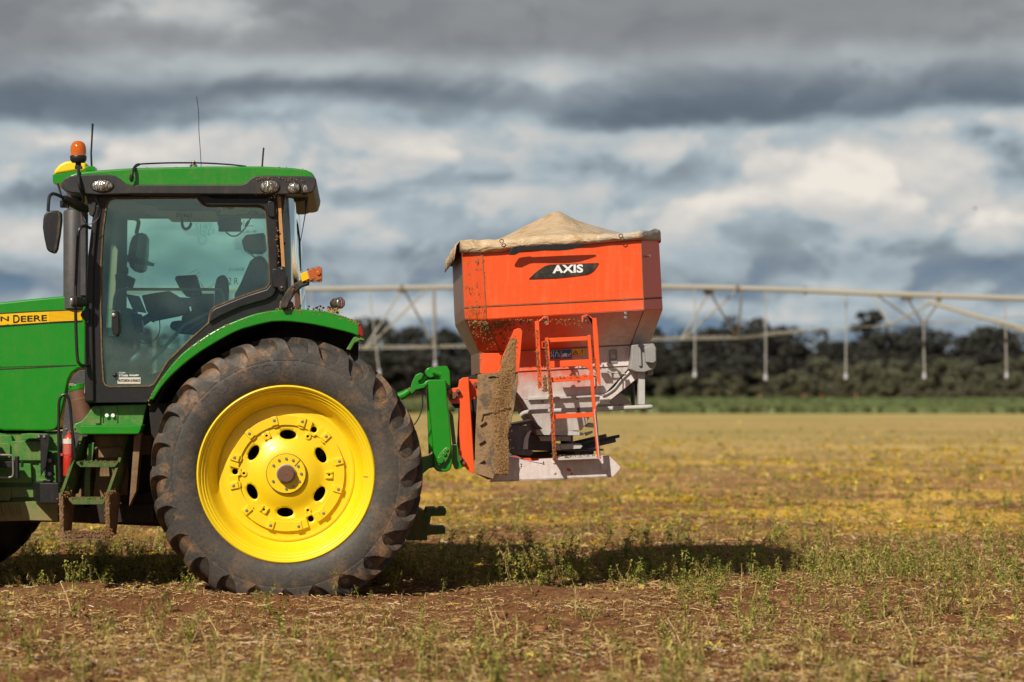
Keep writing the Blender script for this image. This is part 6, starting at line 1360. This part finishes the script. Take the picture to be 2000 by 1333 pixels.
# orange side arm and rubber mud flap
mb = MB(); mb.plate([(1000, 654), (1004, 644.5), (1011, 641.5), (1017, 642), (1020.5, 647), (1019.5, 660), (1014, 727), (972, 730), (978, 712), (981, 697), (985, 688)], .0, .02); BS('guard_arm', 'sp', mb, .004); mb = MB(); mb.plate([(941, 690), (981, 690), (975, 729), (940, 731)], .42, .45); BS('guard_mount', 'orange', mb, .004)
fl = [(933, 732), (972, 727.5), (1011, 725), (1012, 745), (1006, 790), (998, 827), (990.6, 861), (991, 900), (991.6, 922), (989, 929.5), (980, 929), (966, 927.5), (963, 936.5), (953, 937.5), (940, 931), (928, 925), (927.5, 900), (929, 840), (932, 780)]
mb = MB(); mb.plate(fl, .01, .035); ff = BS('mud_flap', 'flap', mb, .006)
mb = MB(); mb.plate([(940, 806), (966, 803), (967, 806), (944, 810), (941, 822), (939, 822)], -.004, .012); mb.plate([(928, 925), (930, 905), (945, 908), (966, 928), (963, 936)], -.03, .01)
for x, y in ((943, 826), (941, 862), (940, 901)): mb.plate([(x - 6, y + 6), (x + 3, y - 6), (x + 7, y - 2), (x + 2, y + 2)], -.012, .012)
mb.plate([(953, 737), (958, 733), (970, 733), (975, 738), (964, 735.5)], -.005, .012); mb.build('moulded_rib', 'flap', ff, bevel=.003)
mb = MB(); ml = [W(1003, 662, -.0), W(996, 690, 0), (W(992, 720, 0)), W(985, 745, 0), W(978, 780, 0), W(976, 800, 0), W(978, 850, 0), W(980, 900, 0), W(981, 926, 0)]
mudstrip(mb, [p + Vector((0, -.002 if i_ < 3 else .0065, 0)) for i_, p in enumerate(ml)], [(.022), .042, .060, .068, .072, .068, .055, .052, .042]); clods(mb, ml, 1300, .0055, .020, .5); clods(mb, ml[2:], 900, .0042, .040, .4); clods(mb, [W(966, 805, 0), W(995, 796, 0)], 60, .010, .008); mb.build('caked_mud', 'mud_tan', ff)
# three point frame
fo_ = [(897, 743), (904.5, 738), (915, 737), (917, 764), (924, 848), (926.5, 925), (917, 922.6), (908.6, 913), (892, 911), (885.5, 900.6), (885.5, 890), (896, 875), (898.5, 789), (883, 789), (876, 781), (876, 764), (882, 759), (895, 757)]
mb = MB(); mb.plate(fo_, .55, .60); mb.plate([(911, 738), (915, 737), (927, 925), (923, 924)], .52, .56); mb.plate([(897, 790), (893, 870), (887, 890), (899, 880)], .62, .70); BS('headstock', 'orange', mb, .004)
mb = MB(); mb.plate([(916, 741), (933, 741), (934, 772), (926, 779), (917, 779)], .62, .66); mb.plate([(918, 776), (928, 776), (928, 780), (918, 780)], .58, .66); BS('headstock_bracket', 'orange', mb, .003)
mb = MB(); mb.plate([(879, 775), (884, 768), (897, 761), (900, 766), (893, 778), (886, 782), (880, 780)], .53, .55); mb.plate([(889, 893), (894, 889), (902, 892), (911, 904), (908, 909), (893, 902)], .53, .55); BS('pin_plate', 'rust', mb, .004)
mb = MB()
for x, y, r in ((885.5, 774, .024), (894.5, 764, .014), (896, 896, .026), (906.5, 905, .013)): mb.disc(W(x, y, .5), r, .505, .54, 16)
mb.disc(W(929, 751, .6), .018, .60, .63, 16); BS('hitch_pin', 'rust', mb, .003)
mb = MB(); mb.plate([(882, 789), (899, 789), (898, 797), (890, 798)], .7, .9); mb.tube([W(920, 800, .8), W(926, 830, .8), W(926, 860, .8)], .02, 8); mb.tube(smooth_poly([tuple(W(922, 780, .7)), tuple(W(925, 800, .7)), tuple(W(928, 840, .7)), tuple(W(924, 880, .7))], 4), .008, 6); BS('drive_shaft_guard', 'black', mb, .004)
mb = MB()
mb.plate([(932, 730), (985, 735), (990, 800), (992, 890), (950, 900), (932, 870)], 1.2, 1.5); mb.plate([(920, 735), (934, 733), (934, 900), (926, 900)], .9, 1.7); BS('rear_frame', 'dark', mb, .006)
# ladder and its brackets
yl_ = .02
def lad(a, b, w_, y=yl_, dep=.03): return (W(*a, y), W(*b, y))
mb = MB()
for a, b in (((1067.5, 660), (1076, 770)), ((1076, 770), (1083.5, 900)), ((1150, 655), (1158, 770)), ((1158, 770), (1169.5, 897))): p, q = W(*a, yl_), W(*b, yl_); mb.bar(p, q, .024, .045, (0, 1, 0))
BS('ladder_rail', 'orange', mb, .003)
for (x0, ya, x1, yb, h_) in ((1066, 661, 1150, 657, 8.5), (1073, 738, 1156, 732, 10), (1078, 810, 1159.5, 806, 9)):
    mb = MB(); mb.plate([(x0, ya), (x1, yb), (x1, yb + h_), (x0, ya + h_)], yl_ + .002, yl_ + .14 if ya > 700 else yl_ + .02); BS('ladder_rung', 'orange', mb, .003)
mb = MB(); mb.plate([(1082, 893.5), (1168, 889), (1169, 896.5), (1083, 900)], yl_, yl_ + .14); BS('ladder_rung', 'white', mb, .003)
mb = MB(); mb.bar(W(1160.5, 800, yl_ - .016), W(1170, 897, yl_ - .016), .006, .05, (0, 1, 0)); BS('lime_on_rail', 'white', mb, 0)
mb = MB(); mb.plate([(1044.5, 628), (1053, 626.5), (1054, 650), (1056, 700), (1058.5, 758), (1051, 760), (1048, 700)], .03, .05); mb.plate([(1052, 630), (1052, 627), (1063, 617.5), (1071, 618), (1072, 634), (1066, 636), (1066, 634), (1070, 632), (1069.5, 620), (1063.5, 620)], .09, .10); BS('ladder_bracket', 'orange', mb, .003)
mb = MB(); mb.plate([(1157, 622), (1165, 621), (1168, 650), (1171, 700), (1173.5, 754), (1169, 750), (1163, 720), (1160, 680)], .03, .05); mb.plate([(1138, 617), (1147, 614), (1157, 621), (1160, 640), (1162, 700), (1158, 700), (1160, 640), (1157, 625), (1147, 617), (1140, 619), (1139, 630), (1136, 630), (1136, 618)], .09, .10); BS('ladder_bracket', 'orange', mb, .003)
mb = MB()
for x, y, s in ((1059, 668, -1), (1156, 664, 1)): mb.tube([W(x + 5 * -s, y, .03), W(x, y, .03), W(x, y + 12, .03), W(x + 5 * -s, y + 12, .03)], .005, 6)
for x, y in ((1062, 742), (1160, 735)): mb.tube([W(x - 3, y, .04), W(x + 4, y + 1, .04), W(x + 5, y + 22, .04), W(x - 1, y + 23, .04)], .008, 6)
BS('ladder_catch', 'orange', mb, 0)
mb = MB(); clods(mb, [W(1065, 664, -.01), W(1072, 740, -.01), W(1075, 790, -.01), W(1081, 870, -.01), W(1082, 897, -.01)], 620, .0065, .005); clods(mb, [W(1047, 645, .02), W(1049, 700, .02), W(1053, 757, .02)], 120, .006, .006); clods(mb, [W(1064, 735, .02), W(1065, 766, .02)], 150, .010, .009)
clods(mb, [W(1085, 738, .01), W(1150, 732, .01)], 40, .006, .004); clods(mb, [W(1160, 700, .02), W(1163, 745, .02)], 30, .007, .006); clods(mb, [W(1088, 893, .02), W(1168, 889, .02)], 70, .006, .005); BS('caked_mud', 'mud_tan', mb, 0)
mb = MB(); mb.plate([(1070, 706), (1152, 702), (1156, 727), (1150, 722), (1143, 717), (1135, 715), (1075, 719)], .30, .33); BS('step_plate', 'orange', mb, .004)
mb = MB(); mb.plate([(1140, 737), (1150, 737), (1149, 745), (1142, 745)], .3, .33); mb.tube([W(1172, 725, .46), W(1190, 727, .46), W(1222, 731, .48)], .006, 6); mb.rect(1172, 723, 1187, 729, .44, .48); BS('control_linkage', 'white', mb, .003)
# gear motor at the rear corner, curved duct, round guard rail
mb = MB(); mb.plate([(1233, 674), (1254, 671), (1277, 670), (1282, 680), (1283, 708), (1278, 722), (1258, 728), (1243, 727), (1229, 722), (1233, 700)], .36, .66); BS('gear_motor', 'lime_grey', mb, .012, seg=3)
mb = MB(); mb.plate([(1259, 679), (1270, 676), (1281, 681), (1282, 706), (1276, 710), (1262, 708)], .31, .37); mb.plate([(1247, 673), (1252, 673), (1254, 716), (1248, 716)], .34, .37); mb.rect(1265, 722, 1276, 733, .42, .5); BS('motor_cover', 'lime_grey', mb, .008, seg=3)
mb = MB(); mb.plate([(1229, 722), (1262, 727), (1250, 736), (1232, 750), (1205, 772), (1188, 786), (1172, 790), (1172, 775), (1185, 771), (1200, 760), (1212, 744)], .50, .62); BS('curved_duct', 'sp_low', mb, .006)
mb = MB(); mb.tube([W(x, y, .49) for x, y in smooth_poly([(1232, 724), (1212, 744), (1200, 759), (1186, 769), (1176, 773)], 4)], .008, 6); BS('duct_edge', 'white', mb, 0)
mb = MB(); mb.rect(1247.5, 727, 1260, 791, .42, .50); mb.plate([(1190, 786), (1192, 783), (1212, 768), (1218, 772), (1236, 790), (1200, 791)], 1.2, 1.24); BS('rail_post', 'white', mb, .004)
mb = MB(); mb.rect(1209, 760, 1219, 792, 2.0, 2.05); mb.tube([W(1229, 748, 2.0), W(1235, 752, 2.0), W(1236, 792, 2.0)], .018, 8); BS('far_rail_post', 'grey', mb, .003)
for yy_ in (.40, 2.2):
    mb = MB(); k = 0 if yy_ < 1 else 1
    pts_ = smooth_poly([tuple(W(1018, 812, .42)), tuple(W(1024, 807, .40)), tuple(W(1040, 804.5, .38)), tuple(W(1100, 802, .38)), tuple(W(1180, 799, .38)), tuple(W(1262, 795.5, .38)), tuple(W(1270, 795, .40))], 4)
    if k: pts_ = [(p[0], 2.6 - p[1], p[2]) for p in pts_]
    mb.tube(pts_, .017, 12); a = Vector(pts_[-1]); mb.ball(a, .017, .017, .017); BS('guard_rail', 'white', mb, 0)
mb = MB(); mb.tube([W(1127, 801, .375), W(1132, 800.7, .375)], .0185, 12); BS('rail_tape', 'grey', mb, 0)
# metering and spreading discs
for far in (0, 1):
    def q(px, py, y): p = W(px, py, y); return Vector((p.x, 2.6 - p.y, p.z)) if far else p
    def pl(mb, px, y0, y1): a = [q(x, y, y0) for x, y in px]; mb.prism(a, (0, (y1 - y0) * (-1 if far else 1), 0))
    mb = MB(); pl(mb, [(1046, 839), (1060, 838), (1100, 836), (1102, 840), (1140, 846), (1140, 851), (1100, 851), (1048, 850)], .62, 1.05); pl(mb, [(1142, 846), (1158, 842), (1158, 846), (1145, 852)], .7, .76); pl(mb, [(1144, 832), (1152, 826), (1160, 827), (1160, 836), (1146, 835)], .7, .8); pl(mb, [(1052, 852), (1115, 852), (1115, 862), (1056, 862)], .72, .95); BS('shutter', 'white', mb, .004)
    mb = MB(); c_ = q(1112, 883, 1.0)
    for rr_, z_ in ((.29, 0),): mb.lathe([(0, .04), (.05, .04), (.08, .02), (.27, .022), (.27, .012), (.08, .008), (.07, -.03), (0, -.03)], (c_.x, c_.y, c_.z), 'Z', 40)
    BS('spreading_disc', 'grey', mb, 0)
    mb = MB()
    for an in (20, 200): d_ = Vector((math.cos(R(an)), math.sin(R(an)), .0)); a = c_ + d_ * .08 + Vector((0, 0, .035)); b = c_ + d_ * .40 + Vector((0, 0, .10)); mb.bar(a, b, .012, .055)
    BS('throwing_vane', 'grey', mb, .002)
mb = MB(); mb.plate([(1137, 868), (1160, 861), (1210, 849), (1210.5, 855), (1164, 866), (1145, 875)], .95, .97); mb.plate([(1117, 863), (1160, 853), (1160, 858), (1118, 869)], 1.4, 1.42); BS('throwing_vane', 'black', mb, .002)
mb = MB(); mb.plate([(1092, 868), (1134, 867), (1138, 872), (1134, 877), (1096, 879)], .70, .9); mb.plate([(1084, 866), (1092, 868), (1096, 880), (1087, 880)], .68, .8); BS('vane_holder', 'white', mb, .004)
mb = MB(); mb.plate([(1090, 886), (1124, 886), (1126, 893), (1088, 893)], .9, 1.1); mb.tube([W(1107, 884, 1.0), W(1107, 845, 1.0)], .05, 12); BS('disc_gearbox', 'grey', mb, .006)
mb = MB(); mb.plate([(992, 884), (995, 840), (1002, 831), (1030.6, 832), (1038, 840), (1031, 860), (1023, 878), (1044, 882), (1036, 891), (1008, 889.5)], .30, .50); BS('disc_guard', 'guard', mb, .008)
mb = MB(); mb.plate([(1031, 844), (1038, 840), (1032, 858), (1031, 878), (1021, 878), (1024, 856)], .285, .30); BS('guard_edge', 'white', mb, .003)
mb = MB(); mb.plate([(1000, 829), (1036, 822), (1040, 820), (1060, 838), (1052, 840), (1038, 828), (1002, 834)], .34, .8); mb.plate([(1031, 846), (1078, 850), (1080, 882), (1030, 880)], .8, 1.3); mb.plate([(1000, 884), (1160, 880), (1160, 893), (1000, 896)], 1.5, 1.6); BS('inner_guard', 'grey', mb, .004)
# bottom beam
bm_ = [(958, 941), (958, 934), (992, 892), (1010, 894), (1020, 898), (1040, 901), (1054.5, 899.5), (1170, 892.5), (1191, 891.5), (1196, 896), (1211.5, 912), (1211, 917), (1198, 931), (1190, 932), (1060, 937)]
for y0 in (.14, 2.4):
    mb = MB(); hl = [ell(1111, 918, 5, 2.6, 14, .5), ell(1117, 925.5, 2.6, 2, 10)] if y0 < 1 else []
    mb.plate(bm_, y0, y0 + .012, hl); mb.plate([(1054, 897.5), (1191, 890), (1191, 893), (1054, 900)], y0, y0 + .10); mb.plate([(958, 939), (1198, 929.5), (1198, 932), (958, 942)], y0, y0 + .10); BS('bottom_beam', 'sp_beam', mb, .003)
mb = MB(); mb.disc(W(1181, 912, .14), .030, .125, .14, 28); mb.rect(1009, 905, 1010, 906, .138, .14)
for x, y in ((1083, 923), (1139, 920), (1082, 903)): mb.disc(W(x, y, .14), .010, .13, .14, 8)
BS('beam_boss', 'sp_beam', mb, .003)
mb = MB()
for x, y in ((1018, 907), (1018, 911.5), (1061.5, 903), (1061.5, 906.5)): mb.disc(W(x, y, .135), .005, .136, .141, 8)
BS('beam_hole', 'black', mb, 0)
mb = MB(); mb.plate([(1000, 896), (1190, 891), (1190, 930), (1000, 936)], 1.1, 1.14); mb.rect(1010, 899, 1030, 920, .16, 2.4); BS('cross_member', 'orange', mb, .004)
# loose dirt that nobody could count
for o in bpy.data.objects:
    if o.name.split('.')[0] in ('caked_mud', 'mud_specks', 'mud_splashes', 'straw_caught'): o['kind'] = 'stuff'
# fasteners and brackets that share a mesh become one part each
def split(o, newname):
    me = o.data; n = len(me.vertices); par = list(range(n))
    def find(a):
        while par[a] != a: par[a] = par[par[a]]; a = par[a]
        return a
    for e in me.edges: a, b = find(e.vertices[0]), find(e.vertices[1]); par[a] = b
    comp = {}
    for p in me.polygons: comp.setdefault(find(p.vertices[0]), []).append(p)
    if len(comp) < 2: o.name = newname; return
    for ps in comp.values():
        ids = sorted({v for p in ps for v in p.vertices}); mp = {v: i for i, v in enumerate(ids)}
        m2 = bpy.data.meshes.new(newname); m2.from_pydata([me.vertices[v].co for v in ids], [], [[mp[v] for v in p.vertices] for p in ps])
        for m in me.materials: m2.materials.append(m)
        m2.polygons.foreach_set('material_index', [p.material_index for p in ps]); m2.polygons.foreach_set('use_smooth', [True] * len(ps)); m2.update(); m2.set_sharp_from_angle(angle=R(35))
        q = bpy.data.objects.new(newname, m2); COL.objects.link(q); q.parent = o.parent; q.location = o.location
        for md in o.modifiers: d = q.modifiers.new(md.name, 'BEVEL'); d.width = md.width; d.segments = md.segments; d.limit_method = 'ANGLE'; d.angle_limit = md.angle_limit
    bpy.data.objects.remove(o)
NAMES = {'bolts': 'bolt', 'pipe_bracket': 'pipe_bracket', 'pipe_flange': 'pipe_flange', 'moulded_rib': 'moulded_rib', 'hitch_pin': 'hitch_pin', 'pin': 'pin', 'door_hinge': 'door_hinge', 'beam_hole': 'beam_hole', 'eyelet': 'eyelet', 'ladder_catch': 'ladder_catch', 'pin_plate': 'pin_plate', 'deck_rib': 'deck_rib'}
for o in list(bpy.data.objects):
    k = o.name.split('.')[0]
    if k in NAMES and o.type == 'MESH': split(o, NAMES[k])
